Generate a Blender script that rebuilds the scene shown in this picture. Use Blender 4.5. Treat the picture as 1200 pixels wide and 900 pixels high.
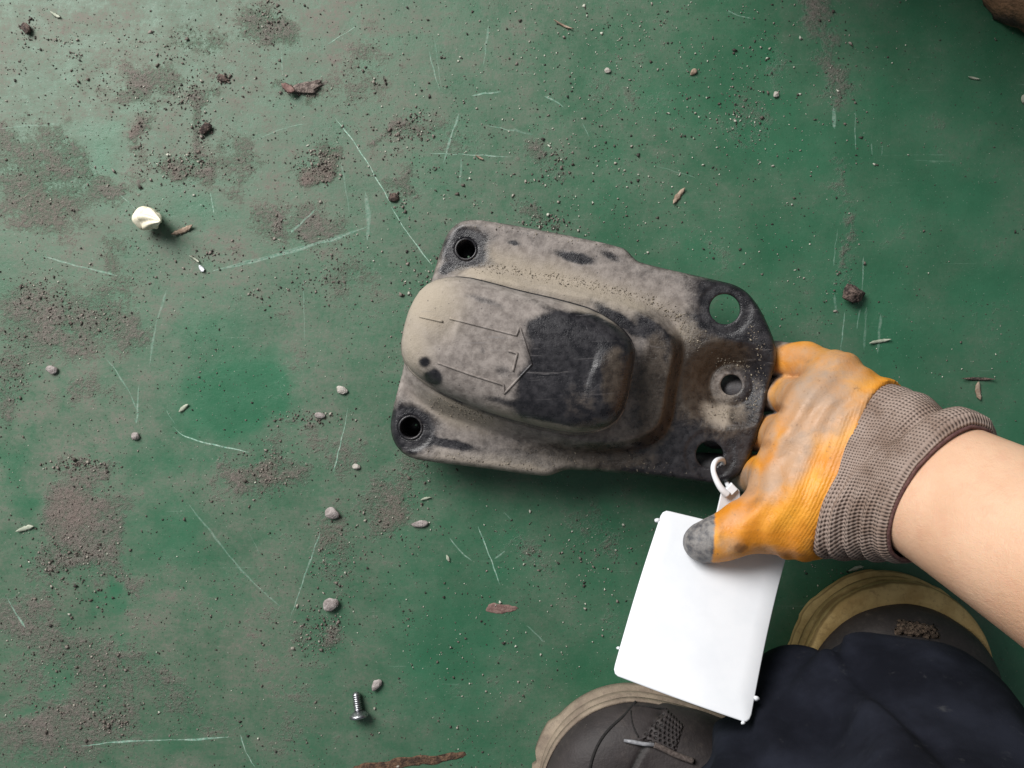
import bpy, bmesh, math, random
import numpy as np
from mathutils import Vector, Matrix
from mathutils.bvhtree import BVHTree
from mathutils.geometry import delaunay_2d_cdt

for o in list(bpy.data.objects):
    bpy.data.objects.remove(o)
SC = bpy.context.scene
COL = SC.collection
RNG = np.random.default_rng(7)
random.seed(7)

# ------------------------------------------------------------------ camera, world, lamps, exposure
CAM_H = 0.52                       # the phone is held half a metre above the floor, looking straight down
S = 0.00055                        # metres per photo pixel on the floor
cam = bpy.data.cameras.new('camera')
cam.sensor_width = 36.0
cam.lens = 36.0 * CAM_H / (1200 * S)
cam.clip_start = 0.01
cam.clip_end = 50.0
cam_o = bpy.data.objects.new('camera', cam)
cam_o.location = (0, 0, CAM_H)
COL.objects.link(cam_o)
SC.camera = cam_o

world = bpy.data.worlds.new('World')
SC.world = world
world.use_nodes = True
wb = world.node_tree.nodes['Background']
wb.inputs['Color'].default_value = (0.86, 0.94, 1.0, 1)
wb.inputs['Strength'].default_value = 0.215


def area_lamp(name, loc, target, sx, sy, power, color, spread=180):
    l = bpy.data.lights.new(name, 'AREA')
    l.shape = 'RECTANGLE'
    l.size = sx
    l.size_y = sy
    l.energy = power
    l.color = color
    o = bpy.data.objects.new(name, l)
    o.location = loc
    d = Vector(target) - Vector(loc)
    o.rotation_euler = d.to_track_quat('-Z', 'Y').to_euler()
    l.spread = math.radians(spread)
    COL.objects.link(o)
    return o


# daylight through the open side of the workshop, beyond the top left of the photograph
area_lamp('doorway_daylight', (-0.95, 0.92, 1.10), (-0.22, -0.08, 0), 1.1, 0.85, 25.5, (1.0, 0.985, 0.96), 124)

SC.view_settings.view_transform = 'Standard'
SC.view_settings.look = 'None'
SC.view_settings.exposure = 0.0
SC.view_settings.gamma = 1.0


# ------------------------------------------------------------------ helpers
def at(px, py, z):
    """the point at height z seen at photo pixel (px, py)"""
    k = S * (CAM_H - z) / CAM_H
    return np.array([(px - 600) * k, (450 - py) * k, z])


def to_px(v):
    v = np.asarray(v)
    k = S * (CAM_H - v[..., 2]) / CAM_H
    return 600 + v[..., 0] / k, 450 - v[..., 1] / k


def ray(px, py):
    d = at(px, py, 0.0) - np.array([0, 0, CAM_H])
    return Vector(d).normalized()


def sstep(a, b, x):
    t = np.clip((x - a) / (b - a), 0, 1)
    return t * t * (3 - 2 * t)


def _hash(ix, iy, iz, seed):
    h = (ix * 374761393 + iy * 668265263 + iz * 2147483647 + seed * 974711) & 0xFFFFFFFF
    h = ((h ^ (h >> 13)) * 1274126177) & 0xFFFFFFFF
    h = h ^ (h >> 16)
    return (h & 0xFFFF) / 65535.0


def vnoise(p, scale, seed=0):
    """smooth value noise in -1..1, feature size = scale"""
    q = np.asarray(p, dtype=float) / scale
    i = np.floor(q).astype(np.int64)
    f = q - i
    f = f * f * (3 - 2 * f)
    r = 0
    for dx in (0, 1):
        for dy in (0, 1):
            for dz in (0, 1):
                w = (f[..., 0] if dx else 1 - f[..., 0]) * (f[..., 1] if dy else 1 - f[..., 1]) * (f[..., 2] if dz else 1 - f[..., 2])
                r = r + w * _hash(i[..., 0] + dx, i[..., 1] + dy, i[..., 2] + dz, seed)
    return r * 2 - 1


def fbm(p, scale, seed=0, octaves=3):
    r, a = 0, 1.0
    for k in range(octaves):
        r = r + a * vnoise(p, scale / 2 ** k, seed + k * 17)
        a *= 0.5
    return r / 1.75


def poly_sd(P, poly):
    """signed distance to a closed polygon, negative inside (P: n x 2)"""
    P = np.asarray(P)
    poly = np.asarray(poly)
    d = np.full(len(P), 1e9)
    ins = np.zeros(len(P), bool)
    n = len(poly)
    for i in range(n):
        a, b = poly[i], poly[(i + 1) % n]
        e = b - a
        w = P - a
        t = np.clip((w @ e) / max(e @ e, 1e-18), 0, 1)
        d = np.minimum(d, np.hypot(*(w - t[:, None] * e).T))
        c = (a[1] > P[:, 1]) != (b[1] > P[:, 1])
        with np.errstate(divide='ignore', invalid='ignore'):
            xi = a[0] + (P[:, 1] - a[1]) / (b[1] - a[1] + 1e-30) * e[0]
        ins ^= c & (P[:, 0] < xi)
    return np.where(ins, -d, d)


def seg_d(P, pts):
    d = np.full(len(P), 1e9)
    for a, b in zip(pts[:-1], pts[1:]):
        a, b = np.array(a, float), np.array(b, float)
        e = b - a
        w = P - a
        t = np.clip((w @ e) / max(e @ e, 1e-18), 0, 1)
        d = np.minimum(d, np.sqrt(((w - t[:, None] * e) ** 2).sum(1)))
    return d


def smooth_closed(pts, n, iters=2):
    """a closed polyline through pts, rounded and resampled to n points"""
    p = np.array(pts, float)
    for _ in range(iters):
        q = np.roll(p, -1, 0)
        p = np.stack([0.75 * p + 0.25 * q, 0.25 * p + 0.75 * q], 1).reshape(-1, p.shape[1])
    c = np.vstack([p, p[:1]])
    L = np.r_[0, np.cumsum(np.sqrt((np.diff(c, axis=0) ** 2).sum(1)))]
    t = np.linspace(0, L[-1], n, endpoint=False)
    return np.stack([np.interp(t, L, c[:, k]) for k in range(p.shape[1])], 1)


def smooth_open(pts, n):
    p = np.array(pts, float)
    for _ in range(3):
        m = np.stack([0.75 * p[:-1] + 0.25 * p[1:], 0.25 * p[:-1] + 0.75 * p[1:]], 1).reshape(-1, p.shape[1])
        p = np.vstack([p[:1], m, p[-1:]])
    L = np.r_[0, np.cumsum(np.sqrt((np.diff(p, axis=0) ** 2).sum(1)))]
    t = np.linspace(0, L[-1], n)
    return np.stack([np.interp(t, L, p[:, k]) for k in range(p.shape[1])], 1)


ORIGIN = {}


def empty(name, loc):
    o = bpy.data.objects.new(name, None)
    o.location = tuple(loc)
    o.empty_display_size = 0.02
    COL.objects.link(o)
    ORIGIN[o.name] = np.array(loc, float)
    return o


def obj(name, verts, faces, m, parent=None, origin=None, smooth=True):
    """one mesh object; verts are world positions, parent is its thing (or part)"""
    verts = np.asarray(verts, float)
    if parent is not None:
        org = ORIGIN[parent.name]
    else:
        org = np.array(origin if origin is not None else (0, 0, 0), float)
    me = bpy.data.meshes.new(name)
    me.from_pydata((verts - org).tolist(), [], [tuple(int(i) for i in f) for f in faces])
    me.update()
    if smooth:
        me.polygons.foreach_set('use_smooth', np.ones(len(me.polygons), bool))
    o = bpy.data.objects.new(name, me)
    COL.objects.link(o)
    if parent is not None:
        o.parent = parent
    else:
        o.location = tuple(org)
    ORIGIN[o.name] = org
    for mm in (m if isinstance(m, (list, tuple)) else [m]):
        me.materials.append(mm)
    return o


def tag(o, label, cat, group=None):
    o['label'] = label
    o['category'] = cat
    if group:
        o['group'] = group
    return o


def attr(o, name, vals):
    a = o.data.attributes.new(name, 'FLOAT', 'POINT')
    a.data.foreach_set('value', np.asarray(vals, np.float32))


def world_verts(o):
    n = len(o.data.vertices)
    a = np.empty(n * 3)
    o.data.vertices.foreach_get('co', a)
    return a.reshape(-1, 3) + ORIGIN[o.name]


def blobs(px, py, lst):
    """soft patches (x, y, rx, ry, angle, strength) in photo pixels of where they lie"""
    r = np.zeros(len(px))
    for (x, y, rx, ry, a, s) in lst:
        c, sn = math.cos(math.radians(a)), math.sin(math.radians(a))
        u = ((px - x) * c + (py - y) * sn) / rx
        v = (-(px - x) * sn + (py - y) * c) / ry
        w = s * np.exp(-((u * u + v * v) ** 1.5))
        r = np.where(s > 0, np.maximum(r, w), r + w)
    return r


def grid_faces(nu, nv, closed_u=True):
    f = []
    for j in range(nv - 1):
        for i in range(nu if closed_u else nu - 1):
            i2 = (i + 1) % nu
            f.append((j * nu + i, j * nu + i2, (j + 1) * nu + i2, (j + 1) * nu + i))
    return f


def tube(pts, rad, ns=10, caps=True):
    pts = np.asarray(pts, float)
    n = len(pts)
    rad = np.broadcast_to(np.asarray(rad, float), (n,))
    T = np.gradient(pts, axis=0)
    T /= np.linalg.norm(T, axis=1)[:, None]
    up = np.array([0, 0, 1.0]) if abs(T[0][2]) < 0.9 else np.array([1.0, 0, 0])
    V = []
    for k in range(n):
        b = np.cross(T[k], up)
        b /= np.linalg.norm(b)
        up = np.cross(b, T[k])
        for i in range(ns):
            a = 2 * math.pi * i / ns
            V.append(pts[k] + rad[k] * (math.cos(a) * b + math.sin(a) * up))
    F = grid_faces(ns, n)
    if caps:
        V.append(pts[0]); V.append(pts[-1])
        for i in range(ns):
            F.append(((i + 1) % ns, i, len(V) - 2))
            F.append(((n - 1) * ns + i, (n - 1) * ns + (i + 1) % ns, len(V) - 1))
    return np.array(V), F


def merge(parts):
    V, F, n = [], [], 0
    for v, f in parts:
        V.append(np.asarray(v, float))
        F += [tuple(i + n for i in q) for q in f]
        n += len(v)
    return np.vstack(V), F


def surface_nets(fn, lo, hi, h):
    lo, hi = np.array(lo), np.array(hi)
    n = np.ceil((hi - lo) / h).astype(int) + 1
    ax = [lo[k] + h * np.arange(n[k]) for k in range(3)]
    G = np.stack(np.meshgrid(*ax, indexing='ij'), -1)
    v = fn(G.reshape(-1, 3)).reshape(n)
    ins = v < 0
    c = tuple(n - 1)
    off = [(i, j, k) for i in (0, 1) for j in (0, 1) for k in (0, 1)]

    def sl(a, o):
        return a[o[0]:o[0] + c[0], o[1]:o[1] + c[1], o[2]:o[2] + c[2]]
    pos = np.zeros(c + (3,))
    cnt = np.zeros(c)
    for a in off:
        for d in range(3):
            if a[d]:
                continue
            b = list(a); b[d] = 1; b = tuple(b)
            va, vb = sl(v, a), sl(v, b)
            x = sl(ins, a) != sl(ins, b)
            t = np.where(x, va / np.where(x, va - vb, 1), 0)
            for k in range(3):
                pos[..., k] += np.where(x, a[k] + (t if k == d else 0), 0)
            cnt += x
    m = cnt > 0
    idx = np.full(c, -1)
    idx[m] = np.arange(m.sum())
    base = np.stack(np.nonzero(m), -1)
    V = lo + h * (base + pos[m] / cnt[m][:, None])
    F = []
    for d in range(3):
        o1, o2 = [(1, 2), (2, 0), (0, 1)][d]
        A = np.take(ins, range(n[d] - 1), d)
        B = np.take(ins, range(1, n[d]), d)
        e = np.stack(np.nonzero(A != B), -1)
        e = e[(e[:, o1] > 0) & (e[:, o2] > 0) & (e[:, o1] < n[o1] - 1) & (e[:, o2] < n[o2] - 1)]
        flip = A[tuple(e.T)]
        q = []
        for s1, s2 in ((1, 1), (0, 1), (0, 0), (1, 0)):
            w = e.copy()
            w[:, o1] -= s1
            w[:, o2] -= s2
            q.append(idx[tuple(w.T)])
        q = np.stack(q, 1)
        q[~flip] = q[~flip][:, ::-1]
        F.append(q)
    return V, np.vstack(F)


def smin(a, b, k):
    h = np.clip(0.5 + 0.5 * (b - a) / k, 0, 1)
    return b + (a - b) * h - k * h * (1 - h)


def cone_sd(P, a, b, ra, rb):
    e = b - a
    w = P - a
    t = np.clip((w @ e) / (e @ e), 0, 1)
    return np.sqrt(((w - t[:, None] * e) ** 2).sum(1)) - (ra + (rb - ra) * t)


def loaf(outline, spine, zb, H, p, rings, skirt=0.0):
    """a closed outline (n x 2) domed up over its spine; zb base height, H(s) crown height"""
    a, b = np.array(spine[0], float), np.array(spine[1], float)
    e = b - a
    s = np.clip(((outline - a) @ e) / (e @ e), 0, 1)
    c = a + s[:, None] * e
    V = []
    if skirt:
        V.append(np.c_[outline, zb - skirt])
    for j in range(rings):
        f = 0.5 * math.pi * 0.985 * j / (rings - 1)
        r = max(math.cos(f), 0.0) ** (2 / p)
        q = c + r * (outline - c)
        V.append(np.c_[q, zb + H(s) * math.sin(f) ** (2 / p)])
    n, m = len(outline), len(V)
    F = grid_faces(n, m)
    # close the crown with quads across the spine
    i0 = int(np.argmin((outline - a) @ e))
    k = [(m - 1) * n + (i0 + i) % n for i in range(n)]
    for i in range(n // 2 - 1):
        F.append((k[i], k[i + 1], k[n - 2 - i], k[n - 1 - i]))
    return np.vstack(V), F


def weld(o, d=1e-5):
    bm = bmesh.new()
    bm.from_mesh(o.data)
    bmesh.ops.remove_doubles(bm, verts=bm.verts, dist=d)
    bmesh.ops.recalc_face_normals(bm, faces=bm.faces)
    bm.to_mesh(o.data)
    bm.free()


def bvh_of(o):
    v = world_verts(o)
    return BVHTree.FromPolygons([tuple(x) for x in v], [tuple(p.vertices) for p in o.data.polygons])


def hit(bvh, px, py):
    loc, nor, _, _ = bvh.ray_cast(Vector((0, 0, CAM_H)), ray(px, py))
    return (np.array(loc), np.array(nor)) if loc else (None, None)


def offset_in(o2, spine, d):
    a, b = np.array(spine[0]), np.array(spine[1])
    e = b - a
    s = np.clip(((o2 - a) @ e) / (e @ e), 0, 1)
    c = a + s[:, None] * e
    w = o2 - c
    l = np.linalg.norm(w, axis=1)
    return o2 - w / l[:, None] * (np.zeros(len(o2)) + d)[:, None]


# ------------------------------------------------------------------ materials
class Mat:
    def __init__(self, name, rough=0.6, metal=0.0, spec=0.5):
        self.m = bpy.data.materials.new(name)
        self.m.use_nodes = True
        self.t = self.m.node_tree
        self.b = self.t.nodes['Principled BSDF']
        self.b.inputs['Roughness'].default_value = rough
        self.b.inputs['Metallic'].default_value = metal
        self.b.inputs['Specular IOR Level'].default_value = spec
        self._co = None

    def n(self, typ, ins=None, **props):
        nd = self.t.nodes.new('ShaderNode' + typ)
        for k, v in props.items():
            setattr(nd, k, v)
        for k, v in (ins or {}).items():
            if isinstance(v, bpy.types.NodeSocket):
                self.t.links.new(v, nd.inputs[k])
            else:
                nd.inputs[k].default_value = v
        return nd

    def co(self):
        if self._co is None:
            self._co = self.n('TexCoord').outputs['Object']
        return self._co

    def noise(self, scale, detail=4.0, rough=0.55, vec=None, dist=0.0):
        return self.n('TexNoise', {'Vector': vec or self.co(), 'Scale': scale, 'Detail': detail, 'Roughness': rough, 'Distortion': dist}).outputs['Fac']

    def attr(self, name):
        return self.n('Attribute', attribute_name=name).outputs['Fac']

    def math(self, op, a, b=0.0, c=0.0, clamp=False):
        return self.n('Math', {0: a, 1: b, 2: c}, operation=op, use_clamp=clamp).outputs[0]

    def ramp(self, x, lo, hi, a=0.0, b=1.0):
        return self.n('MapRange', {'Value': x, 'From Min': lo, 'From Max': hi, 'To Min': a, 'To Max': b}, interpolation_type='SMOOTHSTEP').outputs[0]

    def mix(self, f, a, b):
        nd = self.t.nodes.new('ShaderNodeMix')
        nd.data_type = 'RGBA'
        for sock, v in ((nd.inputs[0], f), (nd.inputs[6], a), (nd.inputs[7], b)):
            if isinstance(v, bpy.types.NodeSocket):
                self.t.links.new(v, sock)
            else:
                sock.default_value = (*v, 1) if isinstance(v, tuple) and len(v) == 3 else v
        return nd.outputs[2]

    def set(self, name, v):
        s = self.b.inputs[name]
        if isinstance(v, bpy.types.NodeSocket):
            self.t.links.new(v, s)
        else:
            s.default_value = (*v, 1) if isinstance(v, tuple) and len(s.default_value) == 4 else v
        return self

    def bump(self, h, strength, dist=0.001):
        b = self.n('Bump', {'Height': h, 'Strength': strength, 'Distance': dist})
        self.t.links.new(b.outputs[0], self.b.inputs['Normal'])
        return self


def plain(name, c1, c2, scale=300.0, rough=0.6, metal=0.0, bump=0.3, bscale=900.0, bdist=0.0005):
    M = Mat(name, rough, metal)
    M.set('Base Color', M.mix(M.ramp(M.noise(scale), 0.35, 0.65), c1, c2))
    M.bump(M.noise(bscale, 5), bump, bdist)
    return M.m


def floor_material():
    M = Mat('green_paint', 0.4, 0.0, 0.30)
    n0, n1, n2, n3 = M.noise(5, 5, 0.6), M.noise(17, 7, 0.65), M.noise(75, 7, 0.7), M.noise(430, 5, 0.75)
    fine = M.noise(1500, 3, 0.7)
    green = M.mix(M.ramp(n1, 0.3, 0.7), (0.024, 0.108, 0.056), (0.036, 0.142, 0.077))
    # thin film of dust that dulls the paint, streaked and cloudy, some sheen painted in
    st = M.noise(60, 6, 0.7, vec=M.n('Mapping', {'Vector': M.co(), 'Rotation': (0, 0, 0.35), 'Scale': (0.35, 2.2, 1)}).outputs[0])
    film = M.attr('film')
    film = M.math('MULTIPLY', film, M.ramp(n1, 0.25, 0.75, 0.55, 1.25))
    film = M.math('MULTIPLY', film, M.ramp(n2, 0.25, 0.75, 0.50, 1.30))
    film = M.math('MULTIPLY', film, M.ramp(st, 0.3, 0.7, 0.75, 1.15))
    film = M.math('MULTIPLY', film, M.ramp(n3, 0.3, 0.7, 0.60, 1.25), clamp=True)
    hair = None
    for ang, sc_, lo in ((1.15, (1.2, 60, 1), 0.69), (-0.25, (1.5, 70, 1), 0.70), (1.62, (1.0, 80, 1), 0.69), (2.3, (2.0, 50, 1), 0.71)):
        q = M.noise(9, 3, 0.55, vec=M.n('Mapping', {'Vector': M.co(), 'Rotation': (0, 0, ang), 'Scale': sc_, 'Location': (ang * 3, ang, 0)}).outputs[0], dist=0.15)
        q = M.ramp(q, lo, lo + 0.05, 0, 0.55)
        hair = q if hair is None else M.math('MAXIMUM', hair, q)
    hair = M.math('MULTIPLY', hair, M.ramp(n2, 0.42, 0.66))
    green = M.mix(hair, green, (0.17, 0.30, 0.22))
    col = M.mix(film, green, (0.178, 0.154, 0.134))
    # caked dust with soft ragged edges
    d = M.attr('dust')
    d = M.math('ADD', d, M.math('MULTIPLY', M.math('SUBTRACT', n1, 0.5), 1.7))
    d = M.math('ADD', d, M.math('MULTIPLY', M.math('SUBTRACT', n2, 0.5), 1.35))
    d = M.math('ADD', d, M.math('MULTIPLY', M.math('SUBTRACT', n3, 0.5), 1.15))
    df = M.ramp(d, 0.22, 1.10, 0.0, 0.90)
    cake = M.ramp(d, 0.55, 1.0, 0.0, 1.0)
    dustc = M.mix(M.ramp(n3, 0.3, 0.7), (0.165, 0.135, 0.122), (0.275, 0.235, 0.213))
    dustc = M.mix(M.math('MULTIPLY', M.attr('red'), 0.55), dustc, (0.235, 0.160, 0.140))
    dustc = M.mix(M.math('MULTIPLY', cake, M.ramp(fine, 0.50, 0.66, 0, 0.75)), dustc, (0.075, 0.060, 0.054))
    col = M.mix(df, col, dustc)
    sp = M.ramp(M.noise(800, 2, 0.5), 0.68, 0.76, 0, 0.55)
    col = M.mix(sp, col, (0.33, 0.36, 0.31))
    sp2 = M.ramp(M.noise(620, 2, 0.5, vec=M.n('Mapping', {'Vector': M.co(), 'Location': (3.1, 1.7, 0.4)}).outputs[0]), 0.66, 0.74, 0, 0.65)
    col = M.mix(sp2, col, (0.03, 0.035, 0.03))
    M.set('Base Color', col)
    r = M.math('ADD', M.math('MULTIPLY', film, 0.45), M.ramp(n2, 0.3, 0.7, 0.28, 0.40))
    M.set('Roughness', M.math('MAXIMUM', r, M.math('MULTIPLY', df, 0.95)))
    h = M.math('ADD', M.math('MULTIPLY', M.math('MULTIPLY', n3, df), 0.75), M.math('MULTIPLY', n2, 0.3))
    h = M.math('ADD', h, M.math('MULTIPLY', M.math('MULTIPLY', fine, df), 1.0))
    h = M.math('ADD', h, M.math('MULTIPLY', fine, 0.05))
    M.bump(h, 0.9, 0.0014)
    return M.m


def scratch_material():
    M = Mat('scraped_paint', 0.6)
    M.set('Base Color', M.mix(M.ramp(M.noise(500), 0.35, 0.65), (0.20, 0.42, 0.31), (0.46, 0.60, 0.50)))
    a = M.math('MULTIPLY', M.attr('wear'), M.ramp(M.noise(380, 5, 0.7), 0.25, 0.58, 0.22, 1.05), clamp=True)
    M.set('Alpha', a)
    return M.m


def metal_material():
    """black pressed steel under road dust, mud and rusty stains, with shade painted into the dish"""
    M = Mat('dusty_black_steel', 0.5, 0.0, 0.5)
    n1, n2, n3 = M.noise(45, 6, 0.62), M.noise(190, 6, 0.68), M.noise(1100, 4, 0.7)
    base = M.mix(M.ramp(n2, 0.35, 0.68), (0.0095, 0.0090, 0.0115), (0.030, 0.028, 0.032))
    r = M.attr('rust_and_shade')
    r = M.math('ADD', r, M.math('MULTIPLY', M.math('SUBTRACT', n2, 0.5), 0.8))
    col = M.mix(M.ramp(r, 0.25, 0.7, 0, 0.9), base, M.mix(M.ramp(n2, 0.3, 0.7), (0.030, 0.022, 0.017), (0.085, 0.066, 0.050)))
    d = M.attr('dust')
    d = M.math('ADD', d, M.math('MULTIPLY', M.math('SUBTRACT', n1, 0.5), 0.40))
    d = M.math('ADD', d, M.math('MULTIPLY', M.math('SUBTRACT', n2, 0.5), 0.50))
    d = M.math('ADD', d, M.math('MULTIPLY', M.math('SUBTRACT', n3, 0.5), 0.50))
    dc = M.mix(M.ramp(n2, 0.3, 0.7), (0.160, 0.136, 0.123), (0.305, 0.267, 0.244))
    dc = M.mix(M.math('MULTIPLY', M.attr('tan'), 0.85), dc, (0.36, 0.305, 0.235))
    df = M.ramp(d, 0.16, 0.98, 0, 0.96)
    col = M.mix(df, col, dc)
    sc = M.noise(70, 4, 0.6, vec=M.n('Mapping', {'Vector': M.co(), 'Rotation': (0, 0, 0.15), 'Scale': (0.5, 9.0, 2.0)}).outputs[0], dist=0.6)
    col = M.mix(M.math('MULTIPLY', M.ramp(sc, 0.60, 0.72, 0, 0.5), M.ramp(n1, 0.45, 0.62)), col, (0.20, 0.185, 0.185))
    col = M.mix(M.ramp(M.noise(520, 3, 0.6), 0.66, 0.72, 0, 0.8), col, (0.035, 0.032, 0.034))
    M.set('Base Color', col)
    M.set('Roughness', M.math('MAXIMUM', M.math('MULTIPLY', df, 0.9), M.ramp(n2, 0.3, 0.7, 0.22, 0.42)))
    h = M.math('ADD', M.math('MULTIPLY', n3, 0.5), n2)
    M.bump(M.math('MULTIPLY', h, M.math('ADD', M.attr('rough'), 0.45)), 0.55, 0.0009)
    return M.m


def glove_material():
    M = Mat('orange_latex', 0.5, 0.0, 0.45)
    n1, n2, n3 = M.noise(40, 5, 0.6), M.noise(160, 5, 0.65), M.noise(1300, 3, 0.6)
    o = M.mix(M.ramp(n1, 0.35, 0.65), (0.60, 0.215, 0.016), (0.76, 0.325, 0.028))
    g = M.math('ADD', M.attr('grime'), M.math('MULTIPLY', M.math('SUBTRACT', n2, 0.5), 0.55))
    c = M.mix(M.ramp(g, 0.12, 0.95, 0, 0.95), o, M.mix(M.ramp(n1, 0.35, 0.65), (0.44, 0.265, 0.155), (0.33, 0.245, 0.19)))
    br = M.math('ADD', M.attr('brown'), M.math('MULTIPLY', M.math('SUBTRACT', n2, 0.5), 0.9))
    c = M.mix(M.ramp(br, 0.22, 0.85, 0, 0.8), c, (0.21, 0.088, 0.028))
    c = M.mix(M.ramp(M.noise(260, 5, 0.75), 0.58, 0.74, 0, 0.6), c, (0.15, 0.075, 0.035))
    gr = M.mix(M.ramp(n2, 0.35, 0.65), (0.070, 0.070, 0.078), (0.24, 0.225, 0.215))
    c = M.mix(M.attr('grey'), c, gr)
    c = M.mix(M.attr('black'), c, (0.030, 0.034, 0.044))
    c = M.mix(M.ramp(M.noise(900, 4, 0.8), 0.52, 0.75, 0, 0.30), c, (0.20, 0.11, 0.055))
    M.set('Base Color', c)
    M.set('Roughness', M.ramp(n2, 0.3, 0.7, 0.42, 0.62))
    wv = M.n('TexWave', {'Vector': M.n('Mapping', {'Vector': M.co(), 'Rotation': (0, 0, math.radians(24))}).outputs[0], 'Scale': 190.0, 'Distortion': 2.0, 'Detail': 1.0, 'Detail Scale': 3.0}, bands_direction='X').outputs['Fac']
    h = M.math('ADD', M.math('MULTIPLY', n3, 0.25), M.math('MULTIPLY', n2, 1.2))
    h = M.math('ADD', h, M.math('MULTIPLY', M.math('MULTIPLY', wv, M.attr('knit')), 0.35))
    M.bump(h, 0.5, 0.0009)
    return M.m


def knit_material():
    M = Mat('grey_brown_knit', 0.9, 0.0, 0.2)
    uv = M.n('UVMap', uv_map='knit').outputs[0]
    sp = M.n('SeparateXYZ', {0: uv})
    u, v = sp.outputs[0], sp.outputs[1]
    # columns of V stitches round the cuff
    cu = M.math('MULTIPLY', u, 2 * math.pi)
    rv = M.math('MULTIPLY', v, 2 * math.pi)
    a = M.math('SINE', cu)
    b = M.math('SINE', rv)
    dark = M.math('MULTIPLY', M.ramp(a, -1, 0.1, 1, 0), M.ramp(b, -0.9, 0.6, 1, 0))
    n1, n2 = M.noise(50, 5), M.noise(600, 4, 0.7)
    c = M.mix(M.ramp(n1, 0.35, 0.65), (0.215, 0.150, 0.118), (0.345, 0.265, 0.225))
    c = M.mix(M.ramp(n2, 0.5, 0.8, 0, 0.5), c, (0.44, 0.37, 0.33))
    c = M.mix(M.math('MULTIPLY', dark, 0.85), c, (0.065, 0.045, 0.04))
    M.set('Base Color', c)
    h = M.math('ADD', M.math('MULTIPLY', a, 0.35), M.math('MULTIPLY', b, 0.35))
    h = M.math('SUBTRACT', h, dark)
    h = M.math('ADD', h, M.math('MULTIPLY', n2, 0.6))
    M.bump(h, 0.7, 0.0007)
    return M.m


def skin_material():
    M = Mat('skin', 0.48, 0.0, 0.4)
    n1 = M.noise(22, 4)
    n2 = M.noise(2200, 2)
    c = M.mix(M.ramp(n1, 0.3, 0.7), (0.60, 0.355, 0.225), (0.72, 0.46, 0.31))
    c = M.mix(M.ramp(M.noise(110, 5, 0.7), 0.45, 0.75, 0, 0.45), c, (0.64, 0.34, 0.225))
    M.set('Base Color', c)
    M.set('Subsurface Weight', 0.12)
    M.set('Subsurface Radius', (0.006, 0.002, 0.001))
    M.set('Subsurface Scale', 0.5)
    M.bump(M.math('ADD', n2, M.math('MULTIPLY', M.noise(420, 4, 0.7), 1.4)), 0.5, 0.0006)
    return M.m


def trouser_material():
    M = Mat('navy_cotton', 0.92, 0.0, 0.2)
    n1 = M.noise(18, 5, 0.6)
    w = M.noise(1400, 3, 0.7)
    c = M.mix(M.ramp(n1, 0.35, 0.68), (0.0055, 0.0062, 0.0105), (0.0160, 0.0180, 0.0280))
    c = M.mix(M.ramp(M.noise(90, 6, 0.7), 0.60, 0.78, 0, 0.35), c, (0.10, 0.10, 0.10))
    c = M.mix(M.ramp(M.noise(430, 4, 0.7), 0.74, 0.82, 0, 0.35), c, (0.16, 0.155, 0.145))
    M.set('Base Color', c)
    M.set('Specular IOR Level', 0.12)
    M.bump(M.math('ADD', M.math('MULTIPLY', w, 0.3), M.noise(70, 4)), 0.35, 0.0012)
    return M.m


def leather_material(name, c1, c2, dust):
    M = Mat(name, 0.6, 0.0, 0.35)
    n1, n2 = M.noise(35, 5, 0.6), M.noise(700, 4, 0.6)
    c = M.mix(M.ramp(n1, 0.3, 0.7), c1, c2)
    c = M.mix(M.ramp(M.noise(150, 6, 0.7), 0.5, 0.8, 0, dust), c, (0.20, 0.16, 0.13))
    c = M.mix(M.attr('seam'), c, (0.008, 0.007, 0.007))
    M.set('Base Color', c)
    M.bump(M.math('ADD', n2, M.noise(160, 3)), 0.35, 0.0006)
    return M.m


def sole_material(name, c1, c2, c3, stripes):
    M = Mat(name, 0.75, 0.0, 0.3)
    n1, n2 = M.noise(60, 6, 0.65), M.noise(320, 5, 0.7)
    c = M.mix(M.ramp(n1, 0.3, 0.7), c1, c2)
    c = M.mix(M.ramp(n2, 0.5, 0.75, 0, 0.6), c, c3)
    if stripes:
        z = M.n('SeparateXYZ', {0: M.co()}).outputs[2]
        zz = M.math('ADD', M.math('MULTIPLY', z, 900.0), M.math('MULTIPLY', M.noise(45, 4), 7.0))
        c = M.mix(M.ramp(M.math('SINE', zz), 0.1, 0.9, 0, 0.55), c, (0.11, 0.065, 0.022))
    M.set('Base Color', c)
    M.bump(M.math('ADD', n2, M.noise(1200, 3)), 0.4, 0.0008)
    return M.m


def vertex_colour_material(name, rough=0.85):
    M = Mat(name, rough, 0.0, 0.3)
    c = M.n('Attribute', attribute_name='tint').outputs['Color']
    M.set('Base Color', M.mix(M.ramp(M.noise(1600, 3), 0.3, 0.7, 0, 0.45), c, (0.09, 0.08, 0.07)))
    return M.m


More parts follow.
